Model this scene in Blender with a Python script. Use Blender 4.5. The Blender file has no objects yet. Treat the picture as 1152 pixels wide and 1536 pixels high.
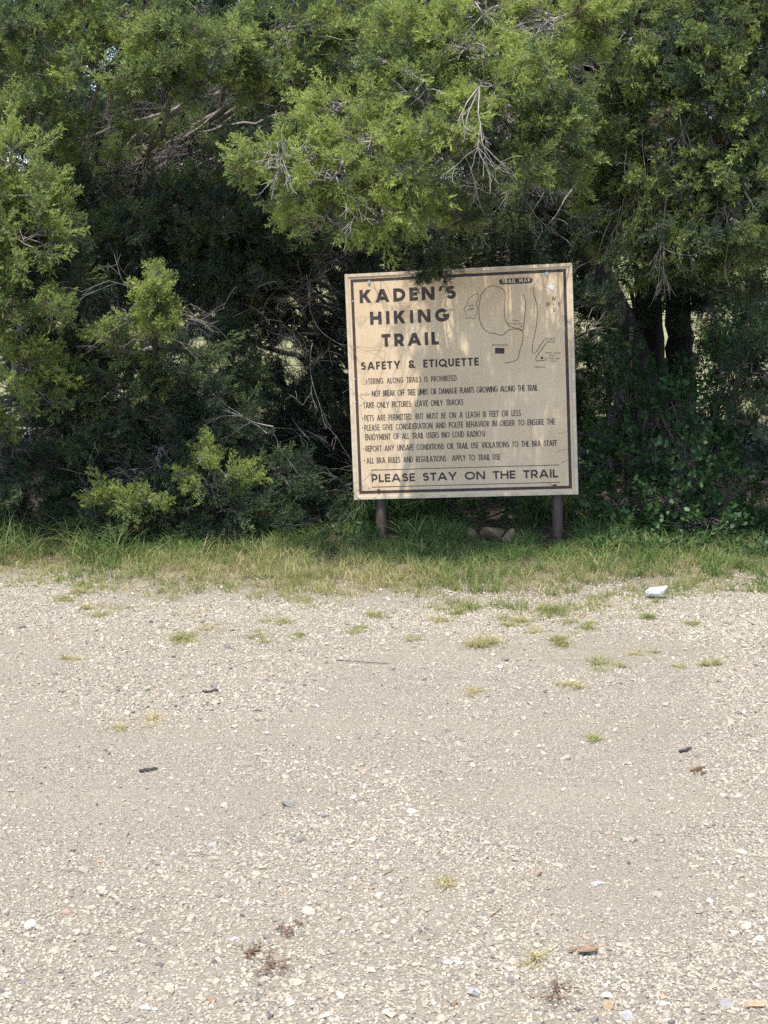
import bpy, math, random
import numpy as np
from mathutils import Vector, Matrix

# ---------------------------------------------------------------- camera, world, sun, exposure
SC = bpy.context.scene
COL = SC.collection
RAD = math.radians
FPX, PITCH, CAMZ = 2260.0, RAD(9.8), 1.6          # focal length in photo pixels (1152 wide)
cam = bpy.data.cameras.new("camera")
cam.sensor_fit = 'HORIZONTAL'; cam.sensor_width = 36.0; cam.lens = 36.0 * FPX / 1152
cam.clip_start = 0.05; cam.clip_end = 2000
co = bpy.data.objects.new("camera", cam); COL.objects.link(co)
co.location = (0, 0, CAMZ); co.rotation_euler = (RAD(90) - PITCH, 0, 0)
SC.camera = co

SUN_EL, SUN_AZ = RAD(72), RAD(197)                # azimuth clockwise from +Y: behind the camera, a little left
world = bpy.data.worlds.new("World"); SC.world = world; world.use_nodes = True
wn = world.node_tree.nodes; wl = world.node_tree.links
sky = wn.new('ShaderNodeTexSky'); sky.sky_type = 'NISHITA'; sky.sun_disc = False
sky.sun_elevation = SUN_EL; sky.sun_rotation = SUN_AZ
sky.air_density = 1.0; sky.dust_density = 1.5
wl.new(sky.outputs[0], wn['Background'].inputs[0]); wn['Background'].inputs[1].default_value = 0.15
sun = bpy.data.lights.new("sun", 'SUN'); sun.energy = 2.85; sun.angle = RAD(0.53); sun.color = (1.0, 0.955, 0.88)
so = bpy.data.objects.new("sun", sun); COL.objects.link(so)
sd = Vector((math.sin(SUN_AZ) * math.cos(SUN_EL), math.cos(SUN_AZ) * math.cos(SUN_EL), math.sin(SUN_EL)))
so.rotation_euler = sd.to_track_quat('Z', 'Y').to_euler(); so.location = (0, -5, 20)
SC.view_settings.view_transform = 'Standard'; SC.view_settings.look = 'None'
SC.view_settings.exposure = 1.13; SC.view_settings.gamma = 1.0
SC.render.engine = 'CYCLES'
SC.cycles.max_bounces = 8; SC.cycles.diffuse_bounces = 5; SC.cycles.transmission_bounces = 5; SC.cycles.glossy_bounces = 2
SC.cycles.caustics_reflective = False; SC.cycles.caustics_refractive = False
SC.cycles.use_denoising = False

# ---------------------------------------------------------------- picture <-> place
_c, _s = math.cos(PITCH), math.sin(PITCH)
CAMV = np.array([0, 0, CAMZ])
def ray(px, py):
    x = (px - 576) / FPX; y = -(py - 768) / FPX
    return np.array([x, _c + y * _s, -_s + y * _c])
def at(px, py, Y):
    d = ray(px, py); return CAMV + d * (Y / d[1])
def gnd(px, py, z=0.0):
    d = ray(px, py); return CAMV + d * ((z - CAMZ) / d[2])

# ---------------------------------------------------------------- noise
def _h(ix, iy, iz, s):
    n = (ix.astype(np.int64) * 374761393 + iy.astype(np.int64) * 668265263 + iz.astype(np.int64) * 2147483647 + s * 974711) & 0xFFFFFFFF
    n = ((n ^ (n >> 13)) * 1274126177) & 0xFFFFFFFF
    return ((n ^ (n >> 16)) & 0xFFFFFF) / float(0xFFFFFF)
def noise3(P, scale=1.0, seed=0):
    P = np.asarray(P, float) * scale
    i = np.floor(P).astype(np.int64); f = P - i; f = f * f * (3 - 2 * f)
    r = 0
    for dx in (0, 1):
        for dy in (0, 1):
            for dz in (0, 1):
                w = (f[..., 0] if dx else 1 - f[..., 0]) * (f[..., 1] if dy else 1 - f[..., 1]) * (f[..., 2] if dz else 1 - f[..., 2])
                r = r + w * _h(i[..., 0] + dx, i[..., 1] + dy, i[..., 2] + dz, seed)
    return r
def fbm(P, scale, seed=0, o=3):
    r = 0; a = 1; t = 0
    for k in range(o):
        r = r + a * noise3(P, scale * 2 ** k, seed + k); t += a; a *= .5
    return r / t
def xy0(x, y): return np.stack([np.asarray(x, float), np.asarray(y, float), np.zeros_like(np.asarray(x, float))], -1)
def sstep(a, b, x): t = np.clip((x - a) / (b - a), 0, 1); return t * t * (3 - 2 * t)

# ---------------------------------------------------------------- mesh building
class MB:
    """collects vertex blocks and faces with a per-face tint; builds ONE mesh object"""
    def __init__(s): s.v = []; s.f = {}; s.n = 0
    def add(s, V, F, tint=0.5, smooth=False):
        V = np.asarray(V, float).reshape(-1, 3); F = np.asarray(F, np.int64)
        if len(F) == 0: return
        t = np.broadcast_to(np.asarray(tint, np.float32), (len(F),))
        s.f.setdefault(F.shape[1], []).append((F + s.n, t, smooth)); s.v.append(V); s.n += len(V)
    def build(s, name, mat, parent=None, M=None):
        V = np.concatenate(s.v) if s.v else np.zeros((0, 3))
        if M is not None:
            M = np.array(M); V = V @ M[:3, :3].T + M[:3, 3]
        me = bpy.data.meshes.new(name)
        loops = []; starts = []; tint = []; sm = []; off = 0
        for k, L in s.f.items():
            for F, t, sh in L:
                loops.append(F.ravel()); starts.append(off + np.arange(len(F)) * k); off += F.size
                tint.append(t); sm.append(np.full(len(F), sh, bool))
        loops = np.concatenate(loops); starts = np.concatenate(starts); tint = np.concatenate(tint); sm = np.concatenate(sm)
        me.vertices.add(len(V)); me.vertices.foreach_set("co", V.astype(np.float32).ravel())
        me.loops.add(len(loops)); me.loops.foreach_set("vertex_index", loops.astype(np.int32))
        me.polygons.add(len(starts)); me.polygons.foreach_set("loop_start", starts.astype(np.int32))
        me.polygons.foreach_set("use_smooth", sm)
        a = me.attributes.new("tint", 'FLOAT', 'FACE'); a.data.foreach_set("value", tint.astype(np.float32))
        me.update(calc_edges=True)
        if mat: me.materials.append(mat)
        o = bpy.data.objects.new(name, me); COL.objects.link(o)
        if parent: o.parent = parent
        return o
def grid_faces(nr, nc, wrap=False):
    r = np.arange(nr - 1)[:, None]; c = np.arange(nc if wrap else nc - 1)[None]
    c2 = (c + 1) % nc
    return np.stack([r * nc + c, r * nc + c2, (r + 1) * nc + c2, (r + 1) * nc + c], -1).reshape(-1, 4)
def tubes(mb, P, R, sides=4, tint=0.5, smooth=True):
    """N tubes of K points each: P (N,K,3), R (N,K)"""
    P = np.asarray(P, float); R = np.asarray(R, float)
    if P.ndim == 2: P = P[None]; R = R[None]
    N, K = P.shape[:2]
    if N == 0: return
    T = np.gradient(P, axis=1); T /= np.linalg.norm(T, axis=2, keepdims=True) + 1e-9
    ref = np.where(np.abs(T[:, :1, 2:3]) > .8, np.array([1., 0, 0]), np.array([0, 0, 1.]))
    A = np.cross(T, ref); A /= np.linalg.norm(A, axis=2, keepdims=True) + 1e-9
    B = np.cross(T, A)
    an = np.arange(sides) * 2 * math.pi / sides
    V = P[:, :, None] + R[:, :, None, None] * (A[:, :, None] * np.cos(an)[:, None] + B[:, :, None] * np.sin(an)[:, None])
    F = grid_faces(K, sides, True)
    F = (F[None] + (np.arange(N) * K * sides)[:, None, None]).reshape(-1, 4)
    t = np.repeat(np.broadcast_to(np.asarray(tint, float), (N,)), len(F) // N)
    mb.add(V, F, t, smooth)
def box(mb, a, b, tint=.5, bev=0.0):
    a = np.array(a, float); b = np.array(b, float)
    c = (a + b) / 2; h = (b - a) / 2
    if bev <= 0:
        V = np.array([[x, y, z] for x in (-1, 1) for y in (-1, 1) for z in (-1, 1)]) * h + c
        mb.add(V, [[0, 1, 3, 2], [4, 6, 7, 5], [0, 4, 5, 1], [2, 3, 7, 6], [0, 2, 6, 4], [1, 5, 7, 3]], tint); return
    import bmesh
    bm = bmesh.new(); bmesh.ops.create_cube(bm, size=2)
    for v in bm.verts: v.co = Vector(v.co[i] * h[i] for i in range(3))
    bmesh.ops.bevel(bm, geom=bm.edges[:], offset=bev, segments=2, affect='EDGES')
    bmesh.ops.triangulate(bm, faces=bm.faces[:])
    bm.verts.ensure_lookup_table()
    mb.add(np.array([v.co[:] for v in bm.verts]) + c, [[v.index for v in f.verts] for f in bm.faces], tint); bm.free()
def ico(sub):
    import bmesh
    bm = bmesh.new(); bmesh.ops.create_icosphere(bm, subdivisions=sub, radius=1)
    V = np.array([v.co[:] for v in bm.verts]); F = np.array([[v.index for v in f.verts] for f in bm.faces]); bm.free()
    return V, F
ICO1, ICO2, ICO3, ICO4 = ico(1), ico(2), ico(3), ico(4)

def tag(o, label=None, cat=None, group=None, kind=None):
    if label: o['label'] = label
    if cat: o['category'] = cat
    if group: o['group'] = group
    if kind: o['kind'] = kind
    return o
def empty(name, loc, label, cat, group=None):
    o = bpy.data.objects.new(name, None); COL.objects.link(o); o.location = loc; o.empty_display_size = .1
    return tag(o, label, cat, group)

# ---------------------------------------------------------------- materials
def mat(name):
    m = bpy.data.materials.new(name); m.use_nodes = True
    nt = m.node_tree; b = nt.nodes['Principled BSDF']
    def N(t, **k):
        n = nt.nodes.new(t)
        for a, v in k.items(): setattr(n, a, v)
        return n
    return m, nt, b, N, nt.links.new
def ramp(N, stops, interp='LINEAR'):
    r = N('ShaderNodeValToRGB'); r.color_ramp.interpolation = interp
    e = r.color_ramp.elements
    while len(e) < len(stops): e.new(0.5)
    for i, (p, c) in enumerate(stops): e[i].position = p; e[i].color = (*c, 1)
    return r
def foliage_mat(name, stops, trans=0.35, rough=.5, spec=.25):
    m, nt, b, N, L = mat(name)
    a = N('ShaderNodeAttribute', attribute_name='tint')
    r = ramp(N, stops); L(a.outputs['Fac'], r.inputs[0])
    b.inputs['Roughness'].default_value = rough; b.inputs['Specular IOR Level'].default_value = spec
    L(r.outputs[0], b.inputs['Base Color'])
    t = N('ShaderNodeBsdfTranslucent'); mx = N('ShaderNodeMixShader'); mx.inputs[0].default_value = trans
    hs = N('ShaderNodeHueSaturation'); hs.inputs['Saturation'].default_value = 1.0; hs.inputs['Value'].default_value = 1.3
    L(r.outputs[0], hs.inputs['Color']); L(hs.outputs[0], t.inputs[0])
    L(b.outputs[0], mx.inputs[1]); L(t.outputs[0], mx.inputs[2])
    L(mx.outputs[0], nt.nodes['Material Output'].inputs[0])
    return m
M_JUN = foliage_mat("juniper_leaf", [(0, (.13, .075, .035)), (.10, (.028, .044, .033)), (.45, (.050, .082, .053)), (.75, (.145, .195, .065)), (1, (.32, .38, .10))], .36)  # leaf tones, with cool shade and sunlit yellow put into the stops
M_LEAF = foliage_mat("broad_leaf", [(0, (.03, .065, .025)), (.6, (.05, .105, .035)), (1, (.09, .16, .05))], .35, .45, .3)
M_GRASS = foliage_mat("grass_blade", [(0, (.055, .115, .035)), (.3, (.15, .225, .065)), (.55, (.31, .33, .115)), (.8, (.44, .39, .20)), (1, (.56, .47, .28))], .4)
M_FAR = foliage_mat("far_leaf", [(0, (.04, .065, .025)), (1, (.12, .16, .05))], .3)

def bark_mat(name, c0, c1, sc=1.0):
    m, nt, b, N, L = mat(name)
    tc = N('ShaderNodeTexCoord'); mp = N('ShaderNodeMapping'); mp.inputs['Scale'].default_value = (55 * sc, 55 * sc, 5 * sc)
    L(tc.outputs['Object'], mp.inputs[0])
    n = N('ShaderNodeTexNoise'); n.inputs['Scale'].default_value = 1; n.inputs['Detail'].default_value = 5; L(mp.outputs[0], n.inputs['Vector'])
    r = ramp(N, [(.3, c0), (.7, c1)]); L(n.outputs[0], r.inputs[0])
    a = N('ShaderNodeAttribute', attribute_name='tint')
    mx = N('ShaderNodeMix', data_type='RGBA', blend_type='MULTIPLY'); mx.inputs[0].default_value = 1
    r2 = ramp(N, [(0, (.45, .42, .40)), (1, (1.3, 1.3, 1.3))]); L(a.outputs['Fac'], r2.inputs[0])
    L(r.outputs[0], mx.inputs[6]); L(r2.outputs[0], mx.inputs[7]); L(mx.outputs[2], b.inputs['Base Color'])
    bp = N('ShaderNodeBump'); bp.inputs['Strength'].default_value = .7; bp.inputs['Distance'].default_value = .012
    L(n.outputs[0], bp.inputs['Height']); L(bp.outputs[0], b.inputs['Normal']); b.inputs['Roughness'].default_value = .9
    return m
M_TRUNK = bark_mat("cedar_bark", (.020, .016, .014), (.060, .048, .042))
M_TWIG = bark_mat("grey_twig", (.15, .13, .115), (.36, .33, .30))

def stone_mat(name, stops, bump=.3):
    m, nt, b, N, L = mat(name)
    a = N('ShaderNodeAttribute', attribute_name='tint'); r = ramp(N, stops); L(a.outputs['Fac'], r.inputs[0])
    tc = N('ShaderNodeTexCoord'); n = N('ShaderNodeTexNoise'); n.inputs['Scale'].default_value = 140; n.inputs['Detail'].default_value = 4
    L(tc.outputs['Object'], n.inputs['Vector'])
    r2 = ramp(N, [(.3, (.72, .71, .70)), (.7, (1.12, 1.11, 1.1))]); L(n.outputs[0], r2.inputs[0])
    mx = N('ShaderNodeMix', data_type='RGBA', blend_type='MULTIPLY'); mx.inputs[0].default_value = 1
    L(r.outputs[0], mx.inputs[6]); L(r2.outputs[0], mx.inputs[7]); L(mx.outputs[2], b.inputs['Base Color'])
    bp = N('ShaderNodeBump'); bp.inputs['Strength'].default_value = bump; bp.inputs['Distance'].default_value = .003
    L(n.outputs[0], bp.inputs['Height']); L(bp.outputs[0], b.inputs['Normal']); b.inputs['Roughness'].default_value = .85
    return m
PEB = [(0, (.09, .085, .085)), (.12, (.18, .17, .16)), (.35, (.345, .303, .232)), (.6, (.42, .370, .285)), (.85, (.51, .466, .382)), (.93, (.58, .55, .51)), (.96, (.34, .25, .18)), (1, (.38, .29, .20))]
M_PEB = stone_mat("limestone_chip", PEB)
def flat_mat(name, c, rough=.7, var=.25, sc=60, metal=0, spec=.4):
    m, nt, b, N, L = mat(name)
    tc = N('ShaderNodeTexCoord'); n = N('ShaderNodeTexNoise'); n.inputs['Scale'].default_value = sc; n.inputs['Detail'].default_value = 5
    L(tc.outputs['Object'], n.inputs['Vector'])
    r = ramp(N, [(.3, tuple(x * (1 - var) for x in c)), (.7, tuple(min(1, x * (1 + var)) for x in c))]); L(n.outputs[0], r.inputs[0])
    L(r.outputs[0], b.inputs['Base Color']); b.inputs['Roughness'].default_value = rough; b.inputs['Metallic'].default_value = metal
    b.inputs['Specular IOR Level'].default_value = spec
    bp = N('ShaderNodeBump'); bp.inputs['Strength'].default_value = .15; bp.inputs['Distance'].default_value = .004
    L(n.outputs[0], bp.inputs['Height']); L(bp.outputs[0], b.inputs['Normal'])
    return m

# ---------------------------------------------------------------- the ground
_edge_px = [(-200, 868), (0, 874), (60, 876), (100, 884), (180, 894), (250, 903), (330, 900), (400, 904), (470, 908), (530, 905), (600, 903), (680, 918), (760, 920), (850, 926), (910, 905), (960, 897), (1030, 893), (1090, 900), (1152, 898), (1350, 895)]
_e = np.array([gnd(*p)[:2] for p in _edge_px])
EX = np.r_[-40, _e[:, 0], 40]; EY = np.r_[_e[0, 1], _e[:, 1], _e[-1, 1]]
def edge_y(x): return np.interp(x, EX, EY)
def height(x, y):
    P = xy0(x, y)
    d = y - edge_y(x)
    h = .02 * (fbm(P, .9, 3) - .5) + .012 * (fbm(P, 4.5, 7) - .5)
    h += .05 * sstep(0, .9, d) + .04 * sstep(.2, .8, d) * (fbm(P, 2.2, 11) - .5)
    h += -.010 * np.exp(-((y - 4.55 - .03 * x) / .16) ** 2) - .012 * np.exp(-((y - 5.9 + .06 * x) / .2) ** 2)   # faint wheel tracks
    far = sstep(25, 90, np.hypot(x, y))
    h += sstep(.1, -.4, d) * .010 * (fbm(xy0(x * .35, y * 3.2 - x * .12), 3.2, 17) - .5)
    return h + far * 1.5 * (fbm(P, .02, 5) - .5)
def axis(lo, hi, d, ext):
    a = list(np.arange(lo, hi + 1e-6, d)); s = d
    while a[-1] < ext: s *= 1.25; a.append(a[-1] + s)
    s = d
    while a[0] > -ext: s *= 1.25; a.insert(0, a[0] - s)
    return np.array(a)
gx = axis(-3.2, 3.2, .03, 400); gy = axis(2.2, 8.8, .03, 400)
X, Y = np.meshgrid(gx, gy)
V = np.stack([X, Y, height(X, Y)], -1).reshape(-1, 3)
gb = MB(); gb.add(V, grid_faces(len(gy), len(gx)), .5, True)

m, nt, b, N, L = mat("ground_gravel_soil")
for nm in ("lot", "litter", "fieldmask", "fine"): pass
tc = N('ShaderNodeTexCoord')
def noise(sc, det=4, dist=0):
    n = N('ShaderNodeTexNoise'); n.inputs['Scale'].default_value = sc; n.inputs['Detail'].default_value = det; n.inputs['Distortion'].default_value = dist
    L(tc.outputs['Object'], n.inputs['Vector']); return n
def mixc(f, a, c, bt='MIX'):
    x = N('ShaderNodeMix', data_type='RGBA', blend_type=bt)
    if isinstance(f, float): x.inputs[0].default_value = f
    else: L(f, x.inputs[0])
    for i, q in ((6, a), (7, c)):
        if isinstance(q, tuple): x.inputs[i].default_value = (*q, 1)
        else: L(q, x.inputs[i])
    return x.outputs[2]
vo = N('ShaderNodeTexVoronoi'); vo.inputs['Scale'].default_value = 210; L(tc.outputs['Object'], vo.inputs['Vector'])
vo2 = N('ShaderNodeTexVoronoi'); vo2.inputs['Scale'].default_value = 420; L(tc.outputs['Object'], vo2.inputs['Vector'])
sepc = N('ShaderNodeSeparateColor'); L(vo.outputs['Color'], sepc.inputs[0])
chip = ramp(N, [(0, (.15, .135, .12)), (.25, (.31, .270, .205)), (.7, (.39, .343, .265)), (1, (.47, .435, .38))]); L(sepc.outputs[0], chip.inputs[0])
nb = noise(1.3, 4); dust = ramp(N, [(.35, (.365, .308, .228)), (.65, (.435, .372, .28))]); L(nb.outputs[0], dust.inputs[0])
fa = N('ShaderNodeAttribute', attribute_name='fine')
lotc = mixc(fa.outputs['Fac'], chip.outputs[0], dust.outputs[0])
nl = noise(30, 6); lit = ramp(N, [(.3, (.055, .042, .03)), (.6, (.13, .10, .07)), (.8, (.22, .18, .13))]); L(nl.outputs[0], lit.inputs[0])
ns = noise(14, 5); soil = ramp(N, [(.3, (.17, .135, .085)), (.7, (.31, .26, .17))]); L(ns.outputs[0], soil.inputs[0])
nf = noise(2.5, 8); fld = ramp(N, [(.3, (.17, .19, .07)), (.55, (.32, .30, .15)), (.75, (.42, .37, .22))]); L(nf.outputs[0], fld.inputs[0])
al = N('ShaderNodeAttribute', attribute_name='litter'); af = N('ShaderNodeAttribute', attribute_name='field'); ag = N('ShaderNodeAttribute', attribute_name='lot')
c = mixc(al.outputs['Fac'], soil.outputs[0], lit.outputs[0])
c = mixc(af.outputs['Fac'], c, fld.outputs[0])
c = mixc(ag.outputs['Fac'], c, lotc)
L(c, b.inputs['Base Color']); b.inputs['Roughness'].default_value = .95; b.inputs['Specular IOR Level'].default_value = .2
ad = N('ShaderNodeMath', operation='ADD'); L(vo.outputs['Distance'], ad.inputs[0]); L(vo2.outputs['Distance'], ad.inputs[1])
bp = N('ShaderNodeBump'); bp.inputs['Strength'].default_value = .8; bp.inputs['Distance'].default_value = .007
L(ad.outputs[0], bp.inputs['Height']); L(bp.outputs[0], b.inputs['Normal'])
M_GROUND = m
ground = gb.build("ground", M_GROUND); tag(ground, kind="structure")
vx, vy = V[:, 0], V[:, 1]; Pn = xy0(vx, vy)
def fine_mask(x, y):                                              # patches where dust covers the chips
    P = xy0(x * .38 + .06 * y, y * 1.9); return sstep(.42, .66, fbm(P, 1.6, 21, 5))
dd = vy - edge_y(vx) + .25 * (fbm(Pn, 6, 31) - .5)
for nm, arr in (("lot", 1 - sstep(.02, .42, dd)), ("litter", sstep(.6, 1.0, dd)), ("field", sstep(12.5, 15.5, vy + 2 * (fbm(Pn, .5, 33) - .5))), ("fine", .12 + .42 * fine_mask(vx, vy))):
    ground.data.attributes.new(nm, 'FLOAT', 'POINT').data.foreach_set("value", arr.astype(np.float32))

# ---------------------------------------------------------------- gravel: chips too many to count
rng = np.random.default_rng(5)
def rand_rot(n, tilt):
    a = rng.uniform(0, 2 * math.pi, n); tx = rng.normal(0, tilt, n); ty = rng.normal(0, tilt, n)
    ca, sa = np.cos(a), np.sin(a); z = np.zeros(n); o = np.ones(n)
    Rz = np.stack([np.stack([ca, -sa, z], -1), np.stack([sa, ca, z], -1), np.stack([z, z, o], -1)], -2)
    Rx = np.stack([np.stack([o, z, z], -1), np.stack([z, np.cos(tx), -np.sin(tx)], -1), np.stack([z, np.sin(tx), np.cos(tx)], -1)], -2)
    Ry = np.stack([np.stack([np.cos(ty), z, np.sin(ty)], -1), np.stack([z, o, z], -1), np.stack([-np.sin(ty), z, np.cos(ty)], -1)], -2)
    return Rx @ Ry @ Rz
CUBE = np.array([[x, y, z] for x in (-1, 1) for y in (-1, 1) for z in (-1, 1)], float)
CUBEF = np.array([[0, 1, 3], [0, 3, 2], [4, 6, 7], [4, 7, 5], [0, 4, 5], [0, 5, 1], [2, 3, 7], [2, 7, 6], [0, 2, 6], [0, 6, 4], [1, 5, 7], [1, 7, 3]])
chips = []
for k in range(16):
    v = CUBE * rng.uniform(.55, 1.0, (8, 3)) * np.array([1, rng.uniform(.55, .95), rng.uniform(.35, .7)]); chips.append((v, CUBEF))
stones_t = []
for k in range(16):
    v = ICO2[0].copy()
    for j in range(9):                                            # broken facets
        nrm = rng.normal(size=3); nrm /= np.linalg.norm(nrm); d = v @ nrm; lim = rng.uniform(.45, .85)
        v = v - np.where(d > lim, d - lim, 0)[:, None] * nrm
    stones_t.append((v * np.array([1, rng.uniform(.6, .95), rng.uniform(.4, .7)]), ICO2[1]))
def scatter_chips(mb, x, y, size, tmpl, tilt=.25, sink=.25, tint=None):
    n = len(x); kinds = rng.integers(0, len(tmpl), n); R = rand_rot(n, tilt)
    z = height(x, y)
    for k, (tv, tf) in enumerate(tmpl):
        q = np.where(kinds == k)[0]
        if not len(q): continue
        Vv = np.einsum('nij,vj->nvi', R[q], tv) * size[q][:, None, None]
        zz = z[q] + size[q] * (.45 - sink)
        Vv += np.stack([x[q], y[q], zz], -1)[:, None]
        Ff = (tf[None] + (np.arange(len(q)) * len(tv))[:, None, None]).reshape(-1, 3)
        mb.add(Vv, Ff, np.repeat(tint[q], len(tf)), False)
gv = MB()
def gravel_pts(n, y0, y1, pad=.5):
    y = np.sqrt(rng.uniform(y0 ** 2, y1 ** 2, n)); x = rng.uniform(-1, 1, n) * (.275 * y + pad)
    return x, y
def coarse(x, y):                                                 # loose stones gather right and bottom, and along the grass edge
    P = xy0(x, y)
    e = edge_y(x) - y
    return np.clip(sstep(.42, .62, fbm(P, 1.1, 41, 3)) + .9 * sstep(.75, .95, x / (.255 * y)) + .5 * sstep(.55, .1, e) * sstep(.2, .7, x) + 1.0 * sstep(3.7, 2.9, y) * fbm(P, 2, 44), 0, 1.4)
x, y = gravel_pts(470000, 2.35, 7.5, .85)
keep = (y < edge_y(x) + .28 + .18 * rng.normal(size=len(x))) & (rng.random(len(x)) < .30 + .7 * (1 - .55 * fine_mask(x, y)))
x, y = x[keep], y[keep]
s = .0024 * (1 + rng.pareto(3.0, len(x)) * .5); s *= .85 + .5 * coarse(x, y); s = np.clip(s, .002, .012)
t = np.clip(rng.normal(.47, .17, len(x)) + .08 * (rng.random(len(x)) < .15), 0, .93); t[rng.random(len(x)) < .02] = .98
scatter_chips(gv, x, y, s, chips, .3, .33, t)
x, y = gravel_pts(12500, 2.35, 7.3, .85)
keep = (y < edge_y(x) + .05) & (rng.random(len(x)) < .08 + .9 * coarse(x, y))
x, y = x[keep], y[keep]
s = np.clip(.0058 * (1 + rng.pareto(3.2, len(x)) * .7), .005, .022)
t = np.clip(rng.normal(.50, .22, len(x)), 0, .93); t[rng.random(len(x)) < .05] = .98
scatter_chips(gv, x, y, s, stones_t, .22, .34, t)
gravel = gv.build("gravel", M_PEB); tag(gravel, "pale loose limestone gravel covering the parking lot", "gravel", kind="stuff")

# ---------------------------------------------------------------- the sign
W, H = 1.22, 1.2246
SIGN_C = Vector((0.4148, 8.1271, 0.8984)); SIGN_R = (-0.06540, -0.05173, -0.16899)
rx, ry, rz = SIGN_R
SM = Matrix.Translation(SIGN_C) @ Matrix.Rotation(rz, 4, 'Z') @ Matrix.Rotation(ry, 4, 'Y') @ Matrix.Rotation(rx, 4, 'X')
base = SM @ Vector((0, 0, -H / 2)); base = Vector((base.x, base.y, 0.03))
sign = empty("trail_sign", base, "tan square hiking trail board with dark lettering, leaning on two brown posts", "sign")
bpy.context.view_layer.update()
SMl = Matrix.Translation(-base) @ SM                               # panel frame relative to the sign's empty
# homography: crop pixels -> panel metres (u right, v up, origin at the panel centre)
def homog(src, dst):
    A = []
    for (x, y), (u, v) in zip(src, dst):
        A.append([x, y, 1, 0, 0, 0, -u * x, -u * y, -u]); A.append([0, 0, 0, x, y, 1, -v * x, -v * y, -v])
    return np.linalg.svd(np.array(A))[2][-1].reshape(3, 3)
HM = homog([(25, 85), (1080, 30), (1112, 1098), (67, 1132)], [(-W / 2, H / 2), (W / 2, H / 2), (W / 2, -H / 2), (-W / 2, -H / 2)])
def uv(x, y): q = HM @ np.array([x, y, 1.0]); return q[:2] / q[2]
def uvm(x, y): return uv((680 + x / 6.063 - 510) * 3.1135, (400 + y / 6.063 - 385) * 3.1135)   # map close-up pixels
PXM = W / 1050.0

# panel material: faded tan paint with pale vertical streaks
m, nt, b, N, L = mat("sign_tan_paint")
tc = N('ShaderNodeTexCoord')
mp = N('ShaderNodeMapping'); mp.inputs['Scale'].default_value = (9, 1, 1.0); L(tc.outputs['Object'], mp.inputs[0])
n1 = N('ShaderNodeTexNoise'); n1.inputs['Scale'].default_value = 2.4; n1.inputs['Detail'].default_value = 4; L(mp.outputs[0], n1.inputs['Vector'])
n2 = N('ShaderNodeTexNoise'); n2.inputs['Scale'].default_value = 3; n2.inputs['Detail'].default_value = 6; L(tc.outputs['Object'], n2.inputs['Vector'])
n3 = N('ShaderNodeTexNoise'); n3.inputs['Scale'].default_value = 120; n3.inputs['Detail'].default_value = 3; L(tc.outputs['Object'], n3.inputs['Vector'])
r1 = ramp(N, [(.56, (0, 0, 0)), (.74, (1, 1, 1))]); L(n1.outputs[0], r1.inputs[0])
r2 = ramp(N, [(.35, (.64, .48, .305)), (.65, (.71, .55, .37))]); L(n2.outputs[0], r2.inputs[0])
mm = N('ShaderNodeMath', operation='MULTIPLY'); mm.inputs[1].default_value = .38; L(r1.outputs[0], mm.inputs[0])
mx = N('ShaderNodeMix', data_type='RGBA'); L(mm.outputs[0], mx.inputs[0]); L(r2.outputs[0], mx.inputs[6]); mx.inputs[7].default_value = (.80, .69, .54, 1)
r3 = ramp(N, [(.3, (.9, .9, .9)), (.7, (1.06, 1.06, 1.06))]); L(n3.outputs[0], r3.inputs[0])
mz = N('ShaderNodeMix', data_type='RGBA', blend_type='MULTIPLY'); mz.inputs[0].default_value = 1; L(mx.outputs[2], mz.inputs[6]); L(r3.outputs[0], mz.inputs[7])
L(mz.outputs[2], b.inputs['Base Color']); b.inputs['Roughness'].default_value = .55; b.inputs['Specular IOR Level'].default_value = .3
M_PANEL = m
m, nt, b, N, L = mat("sign_brown_ink")
tc = N('ShaderNodeTexCoord'); n1 = N('ShaderNodeTexNoise'); n1.inputs['Scale'].default_value = 40; n1.inputs['Detail'].default_value = 5; L(tc.outputs['Object'], n1.inputs['Vector'])
r1 = ramp(N, [(.3, (.045, .032, .032)), (.7, (.085, .065, .062))]); L(n1.outputs[0], r1.inputs[0]); L(r1.outputs[0], b.inputs['Base Color'])
b.inputs['Roughness'].default_value = .6; b.inputs['Specular IOR Level'].default_value = .25
M_INK = m
M_PALEINK = flat_mat("sign_pale_ink", (.62, .52, .38), .6, .1)
M_TRIM = flat_mat("sign_trim", (.60, .50, .37), .45, .18, 25)
M_SCUFF = flat_mat("bare_scuff", (.72, .73, .74), .5, .1)
M_POST = flat_mat("brown_post_paint", (.085, .055, .045), .55, .3, 30)
M_BOLT = flat_mat("zinc_bolt", (.50, .49, .47), .4, .25, 200, .7)
M_RUST = flat_mat("rusty_bolt", (.09, .065, .05), .6, .35, 200, .3)

pb = MB(); box(pb, (-W / 2, 0, -H / 2), (W / 2, .018, H / 2), .5, .0015)
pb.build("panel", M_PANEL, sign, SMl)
fr = MB(); tw, td = .015, .0055
box(fr, (-W / 2 - .003, -td, -H / 2 - .003), (-W / 2 + tw, .021, H / 2 + .003), .5, .0015)
box(fr, (W / 2 - tw, -td, -H / 2 - .003), (W / 2 + .003, .021, H / 2 + .003), .5, .0015)
box(fr, (-W / 2 + tw, -td + .001, H / 2 - tw), (W / 2 - tw, .0205, H / 2 + .002), .5, .0015)
box(fr, (-W / 2 + tw, -td + .001, -H / 2 - .002), (W / 2 - tw, .0205, -H / 2 + tw), .5, .0015)
fr.build("edge_trim", M_TRIM, sign, SMl)

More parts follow.
